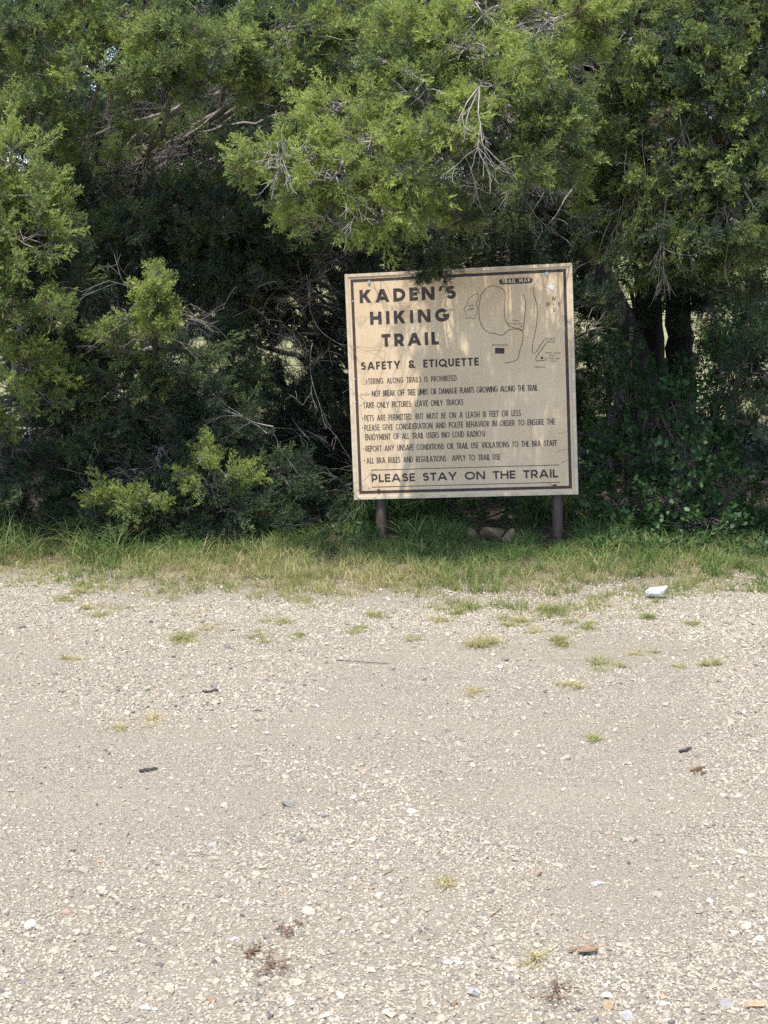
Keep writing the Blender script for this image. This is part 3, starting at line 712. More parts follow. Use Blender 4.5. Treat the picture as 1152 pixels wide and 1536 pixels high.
# big juniper on the left, its upper boughs in the sun
T = Tree(); b0 = gnd(120, 690); T.stem([b0 + [0, 0, -.1], b0 + [.03, 0, .7], b0 + [-.05, .05, 1.7], b0 + [.05, .1, 3.0], b0 + [0, .1, 5.2]], .13, .03)
for a in ((55, 45, 8.3, 100, 75), (200, 30, 8.15, 110, 50), (300, 75, 7.95, 110, 50), (170, 105, 8.05, 90, 40), (440, 55, 8.2, 110, 60), (530, 120, 8.5, 70, 60), (50, 180, 8.3, 70, 50), (310, 130, 8.0, 80, 30), (400, 110, 8.1, 60, 36), (20, 110, 8.8, 70, 80), (390, 130, 8.6, 70, 45), (500, 10, 8.6, 90, 50), (110, 260, 8.9, 60, 40), (230, 190, 8.5, 40, 20), (150, 230, 8.6, 40, 24)): cl(T, *a, tint=.76)  # sunlight on the upper boughs put into a lighter leaf tint
for a in ((330, 330, 9.2, 130, 70), (250, 410, 9.1, 120, 60), (120, 330, 9.0, 90, 80), (180, 390, 9.0, 80, 60), (210, 300, 9.3, 90, 50), (250, 170, 9.9, 120, 60), (380, 170, 9.9, 100, 60), (320, 220, 10.0, 120, 50), (150, 200, 9.9, 80, 60), (460, 160, 9.8, 80, 60)): cl(T, *a, tint=.42)  # inner clumps tinted darker to read as shaded
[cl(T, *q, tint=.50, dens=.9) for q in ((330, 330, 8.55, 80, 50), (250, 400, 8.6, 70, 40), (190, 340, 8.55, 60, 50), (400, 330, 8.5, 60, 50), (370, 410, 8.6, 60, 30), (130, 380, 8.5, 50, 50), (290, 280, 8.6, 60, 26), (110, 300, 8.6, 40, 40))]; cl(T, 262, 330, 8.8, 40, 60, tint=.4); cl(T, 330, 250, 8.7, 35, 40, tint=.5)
for (x0, y0, Y0, x1, y1, Y1, r) in ((420, 120, 9.3, 110, 215, 8.8, .018), (430, 170, 9.3, 190, 232, 8.9, .014), (400, 215, 9.3, 150, 260, 8.9, .016), (360, 150, 9.2, 130, 290, 8.9, .012), (430, 225, 9.2, 240, 262, 8.8, .012), (350, 100, 9.0, 470, 200, 8.7, .01)):
    P = T.branch(at(x0, y0, Y0), at(x1, y1, Y1), r, .05, 16, .02, .35)
    for i in range(3, 16, 1): T.dead(P[i], P[min(15, i + 1)] - P[i - 1] + np.array([0, -.02, rng.uniform(-.05, .05)]), .24, .0022, 3, .2, rng.uniform(.05, .4))  # shaded tangle: low tint darkens the bare twigs
fill(T, 46, 1.5, .5, 2.9, 5.6, frontlim=lambda z: 8.9 + .22 * z)
fill(T, 22, 1.6, 1.2, 1.2, 3.0, frontlim=lambda z: 9.7)
T.finish("juniper_tree", b0, "large juniper at far left with bare grey limbs below sunlit upper boughs", "tree", GJ)

# young juniper in front on the left
T = Tree(); b0 = gnd(222, 800); tp = at(236, 412, 7.62); T.stem([b0 + [0, 0, -.05], b0 * .6 + tp * .4 + [-.03, 0, 0], b0 * .2 + tp * .8, tp], .035, .006, 20, .005)
for a in ((237, 425, 7.62, 10, 18), (231, 452, 7.63, 15, 20), (240, 482, 7.65, 22, 16)): cl(T, *a, rY=.07, tint=.86, dens=3.2, size=.09, up=.9, hollow=0)  # lit tip painted by a light leaf tint
for a in ((205, 470, 7.68, 18, 8), (258, 494, 7.66, 20, 8), (165, 505, 7.7, 20, 7)): cl(T, *a, rY=.07, tint=.8, dens=2.2, size=.09, hollow=0)
for a in ((200, 520, 8.0, 60, 30), (260, 540, 8.05, 70, 34), (150, 560, 8.0, 70, 34), (300, 580, 8.1, 60, 34), (200, 610, 8.05, 110, 40), (320, 640, 8.2, 70, 40), (230, 680, 8.1, 110, 40), (130, 650, 8.1, 60, 40), (100, 600, 8.3, 60, 50), (170, 700, 8.4, 90, 40), (340, 560, 8.5, 50, 50), (270, 620, 8.3, 60, 40), (180, 470, 8.5, 50, 50), (310, 480, 8.6, 50, 50)): cl(T, *a, rY=.22, tint=.44, dens=1.15)  # shade on the body put into a darker tint
for k in range(12): T.dead(T.skel[0][rng.integers(4, 14)], rng.normal(size=3) * [1, .6, .3], .3, .003, 2, .2, .3)
T.finish("juniper_tree", b0, "slim young juniper whose bright pointed tip stands clear of the dark bank", "tree", GJ)

# low juniper sapling
T = Tree(); b0 = gnd(296, 812); tp = at(303, 672, 7.8); T.stem([b0 + [0, 0, -.05], (b0 + tp) / 2, tp], .02, .005, 14, .005)
cl(T, 302, 688, 7.8, 18, 22, rY=.07, tint=.88, dens=3.5, size=.08, up=.9, hollow=0)  # sunlit look of the tip comes from its light tint
for a in ((280, 712, 7.8, 20, 12), (345, 718, 7.8, 20, 12), (150, 748, 7.78, 24, 12), (182, 755, 7.75, 22, 10), (232, 750, 7.8, 28, 12)): cl(T, *a, rY=.09, tint=.82, dens=2.4, size=.085, hollow=0)
for a in ((300, 730, 7.9, 56, 24), (220, 775, 7.9, 90, 26), (330, 770, 7.95, 70, 30), (160, 780, 7.95, 50, 24), (300, 800, 7.95, 90, 16), (420, 790, 8.1, 80, 20), (110, 790, 8.05, 60, 24), (400, 720, 8.2, 60, 40), (110, 715, 8.2, 60, 40), (470, 770, 8.5, 60, 24), (60, 780, 8.15, 60, 22)): cl(T, *a, rY=.18, tint=.45, dens=1.3)
T.finish("juniper_tree", b0, "low spreading juniper sapling with small yellow-green tips just behind the left grass", "tree", GJ)

# left edge juniper in full sun
T = Tree(); b0 = gnd(-70, 790); T.stem([b0 + [0, 0, -.1], b0 + [.03, 0, .7], b0 + [.06, .02, 1.5], b0 + [.08, .05, 2.2]], .07, .02)
for a in ((10, 250, 7.75, 50, 50), (40, 310, 7.7, 60, 45), (20, 370, 7.65, 80, 45), (-20, 330, 7.7, 80, 80), (60, 350, 7.7, 40, 40)): cl(T, *a, tint=.86)  # full sun painted in by a light tint, inner clumps below darker
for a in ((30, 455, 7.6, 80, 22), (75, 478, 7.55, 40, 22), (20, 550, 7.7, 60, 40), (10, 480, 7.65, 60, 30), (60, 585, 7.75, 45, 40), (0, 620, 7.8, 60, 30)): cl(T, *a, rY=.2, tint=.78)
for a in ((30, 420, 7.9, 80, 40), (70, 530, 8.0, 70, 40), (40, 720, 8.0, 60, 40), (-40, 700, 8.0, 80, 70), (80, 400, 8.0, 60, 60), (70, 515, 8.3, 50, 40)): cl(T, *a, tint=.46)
for k in range(12): T.dead(at(rng.uniform(0, 90), rng.uniform(600, 720), 8.0), rng.normal(size=3) * [1, .5, .3], .28, .003, 3, .2, .15)
T.finish("juniper_tree", b0, "juniper at the left edge with sunlit yellow-green fans down its side", "tree", GJ)

# middle juniper behind the sign
T = Tree(); b0 = gnd(560, 690); T.stem([b0 + [0, 0, -.1], b0 + [.05, 0, .9], b0 + [-.1, .05, 2.0], b0 + [.0, .1, 3.4], b0 + [.05, .1, 5.0]], .12, .03)
for a in ((470, 320, 8.9, 100, 55), (420, 370, 9.0, 90, 40), (560, 350, 8.7, 100, 45), (690, 345, 8.5, 90, 45), (600, 395, 8.6, 70, 22), (740, 380, 8.7, 70, 40), (380, 420, 9.1, 80, 50), (540, 290, 9.0, 90, 50), (820, 330, 9.2, 60, 80), (470, 230, 9.2, 90, 70)): cl(T, *a, tint=.42)  # deep shade around the sign put into low leaf tints
cl(T, 655, 378, 7.9, 34, 16, rY=.12, tint=.42, dens=2.0, size=.09, droop=.5); cl(T, 652, 408, 7.88, 20, 9, rY=.07, tint=.46, dens=5, size=.065, droop=1.0, hollow=0)
for a in ((600, 500, 9.4, 140, 100), (780, 480, 9.4, 120, 90), (700, 680, 9.2, 160, 60), (560, 640, 9.4, 120, 80), (480, 640, 8.9, 60, 70), (400, 650, 8.8, 90, 50), (430, 740, 8.7, 100, 40), (430, 500, 9.6, 90, 30), (340, 500, 9.3, 60, 50), (500, 575, 9.1, 50, 30), (430, 470, 10.4, 60, 30), (370, 560, 10.2, 60, 40), (450, 585, 10.6, 70, 30), (520, 540, 10.2, 30, 60), (360, 470, 9.8, 60, 40), (470, 440, 9.7, 50, 24), (400, 590, 9.2, 60, 30), (480, 520, 9.3, 40, 24), (300, 650, 10.4, 120, 50), (120, 640, 10.4, 120, 60), (450, 680, 10, 100, 50), (250, 720, 9.6, 200, 40), (880, 500, 9.9, 60, 70), (900, 620, 9.8, 70, 60), (820, 620, 9.8, 90, 60), (885, 450, 10.3, 26, 50), (880, 560, 10.2, 40, 50)): cl(T, *a, tint=.38, dens=.9)
for k in range(80):
    p = at(rng.uniform(330, 530), rng.uniform(400, 780), rng.uniform(8.4, 9.4)); T.dead(p, rng.normal(size=3) * [1, .6, .45], rng.uniform(.2, .45), .0026, 3, .2, rng.uniform(.0, .3))  # twigs tinted dark to sit in shade
T.dead(at(400, 650, 8.1), np.array([-.7, -.1, .35]), .35, .0034, 3, .2, .9); T.dead(at(410, 640, 8.1), np.array([-.8, 0, .1]), .35, .0034, 3, .0, .9)
fill(T, 40, 1.6, .5, 2.9, 5.4, frontlim=lambda z: 8.8 + .2 * z)
fill(T, 26, 1.6, 1.4, 1.3, 3.0, frontlim=lambda z: 9.8)
T.finish("juniper_tree", b0, "dark juniper behind the sign, one hanging tip over the board's top edge", "tree", GJ)

# leaning juniper: its long sunlit bough reaches over the sign
T = Tree(); T.zmin = 1.7; b0 = gnd(965, 725); T.stem([b0 + [0, 0, -.1], at(948, 560, b0[1]), at(905, 440, b0[1] - .05), at(868, 340, b0[1] - .1), at(830, 160, b0[1] - .2), at(800, -60, b0[1] - .2), at(800, -250, b0[1] - .1)], .16, .06, 40)
S0 = at(838, 190, b0[1] - .2)
J1 = T.branch(S0, at(640, 170, 7.2), .035, .12, 18, .02, .4); J2 = T.branch(S0 + [0, 0, .25], at(740, -10, 7.5), .03, .1, 16, .02, .4); J3 = T.branch(J1[11], at(430, 250, 7.15), .018, .04, 16, .02, .6)
def src(J, i): return J[i]
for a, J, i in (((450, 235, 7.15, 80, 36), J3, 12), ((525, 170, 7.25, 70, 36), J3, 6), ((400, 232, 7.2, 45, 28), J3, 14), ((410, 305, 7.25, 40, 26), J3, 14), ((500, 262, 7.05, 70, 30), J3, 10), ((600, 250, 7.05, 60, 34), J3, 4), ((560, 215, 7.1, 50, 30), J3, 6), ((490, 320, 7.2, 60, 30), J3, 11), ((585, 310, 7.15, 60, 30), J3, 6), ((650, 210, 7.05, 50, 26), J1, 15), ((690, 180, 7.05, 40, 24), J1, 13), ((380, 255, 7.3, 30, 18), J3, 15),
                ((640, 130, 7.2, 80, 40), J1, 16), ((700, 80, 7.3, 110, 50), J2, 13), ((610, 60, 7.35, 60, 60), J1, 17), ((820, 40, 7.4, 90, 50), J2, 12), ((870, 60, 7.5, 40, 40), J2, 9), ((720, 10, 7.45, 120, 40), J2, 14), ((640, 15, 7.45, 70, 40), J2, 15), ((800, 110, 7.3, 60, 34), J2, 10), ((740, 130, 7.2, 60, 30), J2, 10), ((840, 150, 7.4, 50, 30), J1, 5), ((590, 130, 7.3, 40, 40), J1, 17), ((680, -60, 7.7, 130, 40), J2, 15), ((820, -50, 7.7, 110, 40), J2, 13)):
    cl(T, *a, src=src(J, i), tint=.92, rY=.20, lr=.008, twig_t=.8, dens=.72, droop=.15)  # bough's sunlight put into bright leaf and twig tints
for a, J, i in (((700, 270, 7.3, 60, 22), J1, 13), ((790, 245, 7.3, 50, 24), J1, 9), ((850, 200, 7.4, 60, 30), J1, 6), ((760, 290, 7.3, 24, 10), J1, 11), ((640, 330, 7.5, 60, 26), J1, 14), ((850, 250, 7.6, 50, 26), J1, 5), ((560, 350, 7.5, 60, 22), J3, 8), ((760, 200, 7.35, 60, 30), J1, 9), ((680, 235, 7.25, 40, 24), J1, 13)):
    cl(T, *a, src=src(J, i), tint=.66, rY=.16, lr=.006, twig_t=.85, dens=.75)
for k in range(24):
    i = rng.integers(5, 17); T.dead(J1[i] + rng.normal(0, .05, 3), np.array([rng.normal(0, .45), rng.normal(-.2, .3), -.8]), rng.uniform(.22, .4), .0036, 3, .1, 1.0, .5)  # twigs tinted palest to look sunlit
J4 = T.branch(S0 + [0, 0, .05], at(720, 132, 6.98), .018, .05, 14, .02, .5)
for k in range(30):
    i = rng.integers(5, 14); T.dead(J4[i], np.array([rng.normal(-.05, .42), rng.normal(-.25, .2), -1.0]), rng.uniform(.18, .40), .0036, 3, .12, 1.0, .5)
for k in range(26):
    i = rng.integers(3, 16); T.dead(J3[i], np.array([rng.normal(-.2, .5), rng.normal(-.5, .3), rng.normal(-.3, .3)]), rng.uniform(.2, .34), .0032, 3, .15, 1.0, .5)
for k in range(22):
    i = rng.integers(5, 15); T.dead(J2[i] + [0, -.15, -.05], np.array([rng.normal(-.2, .5), rng.normal(-.5, .3), rng.normal(-.2, .3)]), rng.uniform(.2, .34), .0032, 3, .15, 1.0, .5)
T.branch(at(880, 245, 8.0), at(822, 335, 7.9), .006, -.02, 10, .006, .8); T.branch(at(840, 240, 8.0), at(795, 325, 7.9), .005, -.02, 10, .006, .6)
fill(T, 34, 1.4, .5, 2.9, 5.0, frontlim=lambda z: 8.3 + .05 * z)
fill(T, 20, 1.5, 1.2, 1.4, 3.0, frontlim=lambda z: 9.7)
T.finish("juniper_tree", b0, "leaning juniper holding the bright drooping bough with bare grey twigs above the sign", "tree", GJ)

# two upright trunks right of the sign, with the shaded hanging crown
T = Tree(); T.zmin = 1.75; b0 = gnd(978, 700); T.stem([b0 + [0, 0, -.1], at(976, 560, b0[1]), at(972, 440, b0[1]), at(980, 200, b0[1]), at(985, -100, b0[1]), at(990, -400, b0[1])], .13, .045, 40)
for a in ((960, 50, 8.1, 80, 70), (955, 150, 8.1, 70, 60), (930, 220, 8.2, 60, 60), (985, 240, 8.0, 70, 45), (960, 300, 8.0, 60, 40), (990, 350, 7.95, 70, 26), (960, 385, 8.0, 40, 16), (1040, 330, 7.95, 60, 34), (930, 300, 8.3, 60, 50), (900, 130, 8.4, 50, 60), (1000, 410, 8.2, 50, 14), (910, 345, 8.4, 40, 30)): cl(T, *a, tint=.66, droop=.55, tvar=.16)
for k in range(18): T.dead(at(rng.uniform(900, 1060), rng.uniform(150, 320), 7.95), np.array([rng.normal(0, .3), -.1, -1]), rng.uniform(.16, .3), .003, 2, .3, .3, .45)
T.dead(at(1000, 290, 7.85), np.array([0, 0, -1]), .34, .005, 3, .2, .5, .4)
fill(T, 34, 1.3, .5, 2.9, 5.2, frontlim=lambda z: 7.5 + .1 * z)
fill(T, 16, 1.4, 1.2, 1.4, 3.0, frontlim=lambda z: 9.7)
T.finish("juniper_tree", b0, "juniper with the straight stringy-barked trunk nearest the sign's right side", "tree", GJ)
T = Tree(); T.zmin = 1.75; b0 = gnd(1020, 690); T.stem([b0 + [0, 0, -.1], at(1020, 560, b0[1]), at(1016, 440, b0[1]), at(1030, 200, b0[1]), at(1050, -100, b0[1]), at(1060, -380, b0[1])], .12, .045, 40)
for a in ((1060, 40, 7.9, 80, 60), (1110, 110, 7.8, 60, 60), (1050, 150, 7.9, 70, 50), (1090, 210, 7.85, 70, 45), (1050, 270, 7.9, 60, 40), (1120, 280, 7.8, 50, 45), (1085, 350, 7.8, 50, 34), (1130, 30, 7.8, 50, 60), (1120, 360, 7.9, 40, 40), (1040, 395, 8.1, 50, 22)): cl(T, *a, tint=.64, droop=.4, tvar=.16)
for k in range(22): T.dead(at(rng.uniform(1020, 1140), rng.uniform(60, 340), 7.8), np.array([rng.normal(0, .4), -.1, -.8]), rng.uniform(.15, .3), .003, 2, .3, .45, .45)
T.branch(at(1060, 200, 7.9), at(1130, 310, 7.7), .014, 0, 12, .01, .6)
fill(T, 34, 1.4, .5, 2.9, 5.2, frontlim=lambda z: 7.4 + .1 * z)
fill(T, 16, 1.4, 1.2, 1.4, 3.0, frontlim=lambda z: 9.7)
T.finish("juniper_tree", b0, "juniper with the shorter dark trunk right of the stringy-barked one", "tree", GJ)

# right edge juniper
T = Tree(); b0 = gnd(1215, 760); T.stem([b0 + [0, 0, -.1], b0 + [.02, 0, 1.0], b0 + [-.05, .05, 2.2], b0 + [0, .1, 4.4]], .10, .03)
for a in ((1130, 440, 8.0, 34, 34), (1150, 560, 8.0, 40, 50), (1140, 640, 8.1, 40, 40), (1170, 700, 8.1, 50, 60), (1180, 300, 8.0, 60, 80), (1190, 150, 8.0, 60, 80), (1200, 500, 8.0, 60, 80), (1085, 530, 10.2, 50, 40), (1060, 470, 10.5, 40, 30), (1110, 480, 9.6, 40, 50)): cl(T, *a, tint=.47)
fill(T, 30, 1.3, .4, 2.9, 4.8, frontlim=lambda z: 7.6 + .1 * z)
T.finish("juniper_tree", b0, "dark juniper cut off by the right edge of the photo", "tree", GJ)

# broadleaf shrubs at the right
def leaf_tmpl(seed):
    r = np.random.default_rng(seed); Q = []; tt = []
    for i in range(9):
        p = np.array([.1 + .1 * i, 0, 0]) + r.normal(0, .07, 3); d = np.array([r.uniform(.1, .6), (1 if i % 2 else -1) * r.uniform(.4, 1), r.normal(0, .35)]); d /= np.linalg.norm(d)
        n_ = np.cross(d, r.normal(size=3) * .6 + np.array([0, 0, 1.0])); n_ /= np.linalg.norm(n_); n_ = np.cross(d, n_); s_ = np.cross(d, n_)
        L_ = r.uniform(.26, .38); w = L_ * .34
        for (f0, w0, f1, w1) in ((0, .15, .35, 1), (.35, 1, .7, .85), (.7, .85, 1, .06)):
            Q.append([p + d * L_ * f0 + s_ * w * w0, p + d * L_ * f1 + s_ * w * w1, p + d * L_ * f1 - s_ * w * w1, p + d * L_ * f0 - s_ * w * w0]); 
            tt.append(0)
    return np.array(Q), np.array(tt)
LEAVES = [leaf_tmpl(s) for s in range(8)]
def shrub(base_px, boughs, label, name="broadleaf_shrub", stems=6):
    T = Tree(); T.lmat = M_LEAF; b0 = gnd(*base_px); T.skel.append(np.array([b0, b0 + [0, 0, .1]]))
    for (px, py, Y, rx_, ry_) in boughs:
        c = at(px, py, Y); a, b_ = rp(rx_, ry_, Y); P = T.branch(b0 + rng.normal(0, .03, 3) * [1, 1, 0], c, .010, .05, 12, .02, .2)
        n = int(rx_ * ry_ * .030) + 8; u = rng.normal(size=(n, 3)); u /= np.linalg.norm(u, axis=1, keepdims=True)
        Q = c + u * rng.random((n, 1)) ** (1 / 3) * np.array([a, .2, b_]); Q = Q[Q[:, 2] > .05]; n = len(Q)
        st = P[rng.integers(5, 12, n)]; t4 = np.linspace(0, 1, 5)[None, :, None]; B = st[:, None] * (1 - t4) + Q[:, None] * t4; B[:, 1:4] += rng.normal(0, .01, (n, 3, 3))
        tubes(T.limb, B, np.linspace(.003, .0012, 5)[None].repeat(n, 0), 3, .3)
        D = (Q - st) + rng.normal(0, .1, (n, 3)) + [0, -.03, .05]; add_sprays(T.leaf, Q, D, rng.uniform(.07, .11, n), rng.uniform(.1, 1, n), LEAVES)
    return T.finish(name, b0, label, "shrub", "broadleaf shrubs under the junipers")
shrub((1050, 815), ((1080, 560, 8.5, 50, 50), (1040, 610, 8.4, 60, 50), (1090, 650, 8.3, 50, 40), (1040, 690, 8.2, 60, 45), (1090, 730, 8.15, 60, 45), (1010, 740, 8.2, 50, 40), (1060, 780, 8.1, 80, 25), (1120, 500, 8.6, 40, 50)), "tall leafy shrub with glinting round leaves at the lower right")
shrub((930, 800), ((920, 560, 8.8, 40, 50), (960, 600, 8.7, 50, 50), (910, 660, 8.6, 40, 50), (960, 690, 8.5, 50, 50), (920, 760, 8.3, 40, 30), (900, 710, 8.5, 30, 40)), "dark shrub in deep shade between sign and upright trunks")

# back row
for k, (X0, Y0, R_) in enumerate(((-4.6, 9.8, 1.3), (-3.2, 10.6, 1.5), (-1.9, 12.2, 1.4), (.2, 12.6, 1.6), (2.0, 12.0, 1.5), (3.4, 10.2, 1.6), (4.9, 9.4, 1.4))):
    T = Tree(); b0 = np.array([X0, Y0, 0.05]); T.stem([b0 + [0, 0, -.15], b0 + [.05, 0, 1.2], b0 + [-.05, .05, 2.6], b0 + [0, .1, 5.0]], .11, .03)
    n = 0
    while n < 46:
        z = rng.uniform(1.15 if abs(X0) < 3 else .3, 5.0); f = z / 5.0; a = rng.uniform(0, 2 * math.pi); R = R_ * (1.05 - .75 * f) * math.sqrt(rng.uniform(.2, 1))
        T.clump(b0 + np.array([R * math.cos(a), R * math.sin(a), z]), (.45, .45, .32), 46, size=.22, tint=.42); n += 1
    T.finish("juniper_tree", b0, ["juniper standing left beyond the frame, beside the grass bank", "juniper behind the large left one, mostly hidden", "juniper glimpsed through the gaps behind the young left juniper", "juniper filling the dark gap straight behind the sign", "juniper seen in the gap behind the leaning trunk", "juniper behind the upright trunks at right", "juniper standing right beyond the frame, beside the grass bank"][k], "tree", GJ)

# far wood beyond the field
fw = MB(); n = 9000
ang = rng.uniform(-.9, .9, n); dist = rng.uniform(55, 75, n); P = np.stack([dist * np.sin(ang), dist * np.cos(ang), 0 * ang], -1)
P[:, 2] = rng.random(n) * (3 + 4 * fbm(xy0(P[:, 0], P[:, 1]), .12, 9)); add_sprays(fw, P, rng.normal(size=(n, 3)) + [0, 0, .6], rng.uniform(.9, 1.6, n), np.clip(rng.normal(.5, .25, n), 0, 1), [(Q[::3], t_[::3]) for Q, t_ in SPRAYS])
tag(fw.build("far_wood", M_FAR), "hazy green wood on the far side of the field", "wood", kind="stuff")

# ---------------------------------------------------------------- grass
def blades(mb, x, y, h, w, lean, tint, z=None, bend=1.0):
    n = len(x); z = height(x, y) if z is None else z
    a = rng.uniform(0, 2 * math.pi, n); d = np.stack([np.cos(a), np.sin(a), 0 * a], -1); s_ = np.stack([-np.sin(a), np.cos(a), 0 * a], -1)
    tw = rng.uniform(0, math.pi, n)[:, None]; side = s_ * np.cos(tw) + d * np.sin(tw)
    K = 4; V = []
    for k in range(K + 1):
        f = k / K; ln = lean * h * (.25 * f + .75 * f ** 2.2) * bend; up = h * (f - .35 * np.minimum(1.2, lean) * f ** 3)
        c = np.stack([x, y, z - .004], -1) + d * ln[:, None] + np.array([0, 0, 1]) * up[:, None]; ww = (w * (1 - f ** 1.6) + .0002)[:, None]
        V += [c - side * ww, c + side * ww]
    V = np.stack(V, 1); F = np.array([[2 * k, 2 * k + 1, 2 * k + 3, 2 * k + 2] for k in range(K)])
    mb.add(V, (F[None] + (np.arange(n) * 2 * (K + 1))[:, None, None]).reshape(-1, 4), np.repeat(tint, K))
rng = np.random.default_rng(23)
gr = MB()
# sunny strip: short mixed green and straw, gathered in tufts
n = 6000; cx = rng.uniform(-3.6, 3.6, n); dv = rng.random(n) ** .9 * 1.5 - .25; cy = edge_y(cx) + dv - .17
cy -= .16 * sstep(.1, .5, cx) * sstep(1.6, 1.2, cx) * (dv < .5)
keep = rng.random(n) < .03 + 1.0 * sstep(-.02, .26, dv - .10 + .95 * (fbm(xy0(cx, cy), 2.0, 61, 5) - .5))
keep &= rng.random(n) < np.where(cx > .45, .75, 1.0)
cx, cy, dv = cx[keep], cy[keep], dv[keep]; n = len(cx)
dry = np.clip(.74 - .36 * dv + .75 * (fbm(xy0(cx, cy), 2.2, 63) - .5) + rng.normal(0, .13, n), 0.02, 1)
tall = (.030 + .040 * sstep(.1, .8, dv)) * rng.uniform(.7, 1.35, n)
k = 13; xx = np.repeat(cx, k) + rng.normal(0, .016, n * k); yy = np.repeat(cy, k) + rng.normal(0, .016, n * k)
blades(gr, xx, yy, np.repeat(tall, k) * rng.uniform(.55, 1.25, n * k), rng.uniform(.0011, .0022, n * k), rng.gamma(2.2, .33, n * k), np.clip(np.repeat(dry, k) + rng.normal(0, .16, n * k), 0, 1))
# long arching grass at the back, tallest at the left and around the sign's feet
for (x0, x1, py0, py1, cnt, hh, tn) in ((-150, 190, 800, 850, 80, .22, .30), (190, 420, 818, 846, 36, .12, .24), (420, 540, 808, 840, 26, .11, .24), (610, 690, 800, 850, 44, .12, .22), (520, 615, 822, 850, 22, .05, .25), (800, 890, 826, 855, 22, .05, .25), (775, 805, 805, 850, 12, .10, .22), (690, 790, 826, 850, 34, .075, .22), (610, 700, 815, 830, 22, .16, .10), (870, 930, 805, 830, 18, .15, .10), (880, 1180, 815, 870, 60, .10, .22), (520, 680, 770, 800, 26, .22, .05), (780, 860, 770, 800, 18, .22, .05), (870, 1180, 780, 815, 40, .16, .06)):  # leftmost grass tinted lighter to look sunlit
    for _ in range(cnt):
        g = gnd(rng.uniform(x0, x1), rng.uniform(py0, py1) + 4); k = rng.integers(14, 34)
        x = g[0] + rng.normal(0, .03, k); y = g[1] + rng.normal(0, .03, k)
        blades(gr, x, y, hh * rng.uniform(.5, 1.35, k), rng.uniform(.0016, .0034, k), rng.gamma(3, .36, k), np.clip(rng.normal(tn, .10, k) + (rng.random(k) < .06) * .6, 0, 1))
tag(gr.build("grass", M_GRASS), "strip of mixed green and straw grass between gravel and trees", "grass", kind="stuff")
# leafy weeds in the shade
wd = MB()
for (x0, x1, py0, py1, cnt) in ((605, 690, 800, 840, 50), (870, 1170, 800, 850, 110), (480, 560, 805, 835, 16), (430, 900, 770, 800, 60)):
    for _ in range(cnt):
        g = gnd(rng.uniform(x0, x1), rng.uniform(py0, py1)); n = 3; P = g + rng.normal(0, .02, (n, 3)) * [1, 1, 0]; P[:, 2] = height(P[:, 0], P[:, 1]) + .01
        add_sprays(wd, P, rng.normal(0, .35, (n, 3)) + [0, 0, 1], rng.uniform(.035, .085, n), rng.uniform(.1, 1, n), LEAVES)
tag(wd.build("weeds", M_LEAF), "low leafy weeds in the shade under the sign and shrubs", "weeds", kind="stuff")

# tufts growing out of the gravel, one by one
GT = "grass tufts growing in the gravel"
TUFT = [(562, 925, 34, .4, "thin tuft at the grass edge right of the sign's left post"), (700, 914, 50, .3, "tall green tuft bulging from the grass edge under the sign's middle"), (765, 934, 60, .42, "straggling tuft on gravel below the tall green one"), (882, 938, 46, .36, "leaning tuft at the grass edge right of the sign's right post"), (800, 948, 26, .5, "sparse dry tuft between two larger ones under the right post"),
        (90, 896, 60, .45, "wide dry tuft near the left edge just off the grass"), (150, 913, 62, .5, "long low dry tuft left, level with the grass corner"), (104, 985, 20, .6, "tiny lone tuft low at left on bare gravel"),
        (280, 957, 54, .5, "flat tuft left of centre, leftmost of the middle three"), (318, 943, 30, .5, "small tuft just above the flat left one"), (388, 959, 36, .42, "green spiky tuft in the middle of the three"), (452, 954, 40, .45, "tuft right of the green spiky one"), (415, 932, 36, .45, "thin tuft close below the grass left of the sign"),
        (541, 941, 52, .45, "broad tuft in the gravel straight below the sign's left post"), (230, 1082, 36, .72, "rusty brown dry tuft at left on open gravel"), (177, 1094, 22, .7, "thin brown tuft left of the rusty one"), (625, 958, 30, .5, "small tuft beside the thin fallen twig"), (718, 961, 62, .45, "widest tuft in the gravel under the sign's middle"), (660, 930, 40, .5, "tuft at the grass edge under the sign"), (835, 964, 44, .5, "straggly tuft right of the widest one"), (825, 925, 60, .3, "lush green tuft at the grass edge under the right post"),
        (905, 998, 56, .42, "neat round tuft alone on the right gravel"), (850, 1028, 32, .62, "small brown tuft below the neat round one"), (1052, 1000, 46, .55, "low dry tuft near the right edge"), (1042, 940, 56, .4, "spiky green tuft right of the white litter"), (968, 975, 26, .5, "little tuft among stones at the right"), (975, 925, 40, .38, "green tuft just below the white litter"), (717, 1039, 26, .72, "dark brown dry tuft below the sign on open gravel"), (890, 1109, 28, .42, "small dark green tuft alone on lower right gravel"), (668, 1329, 22, .66, "tiny dry tuft in the lower middle gravel"), (806, 1439, 26, .62, "small dry tuft left of the curled brown leaf")]
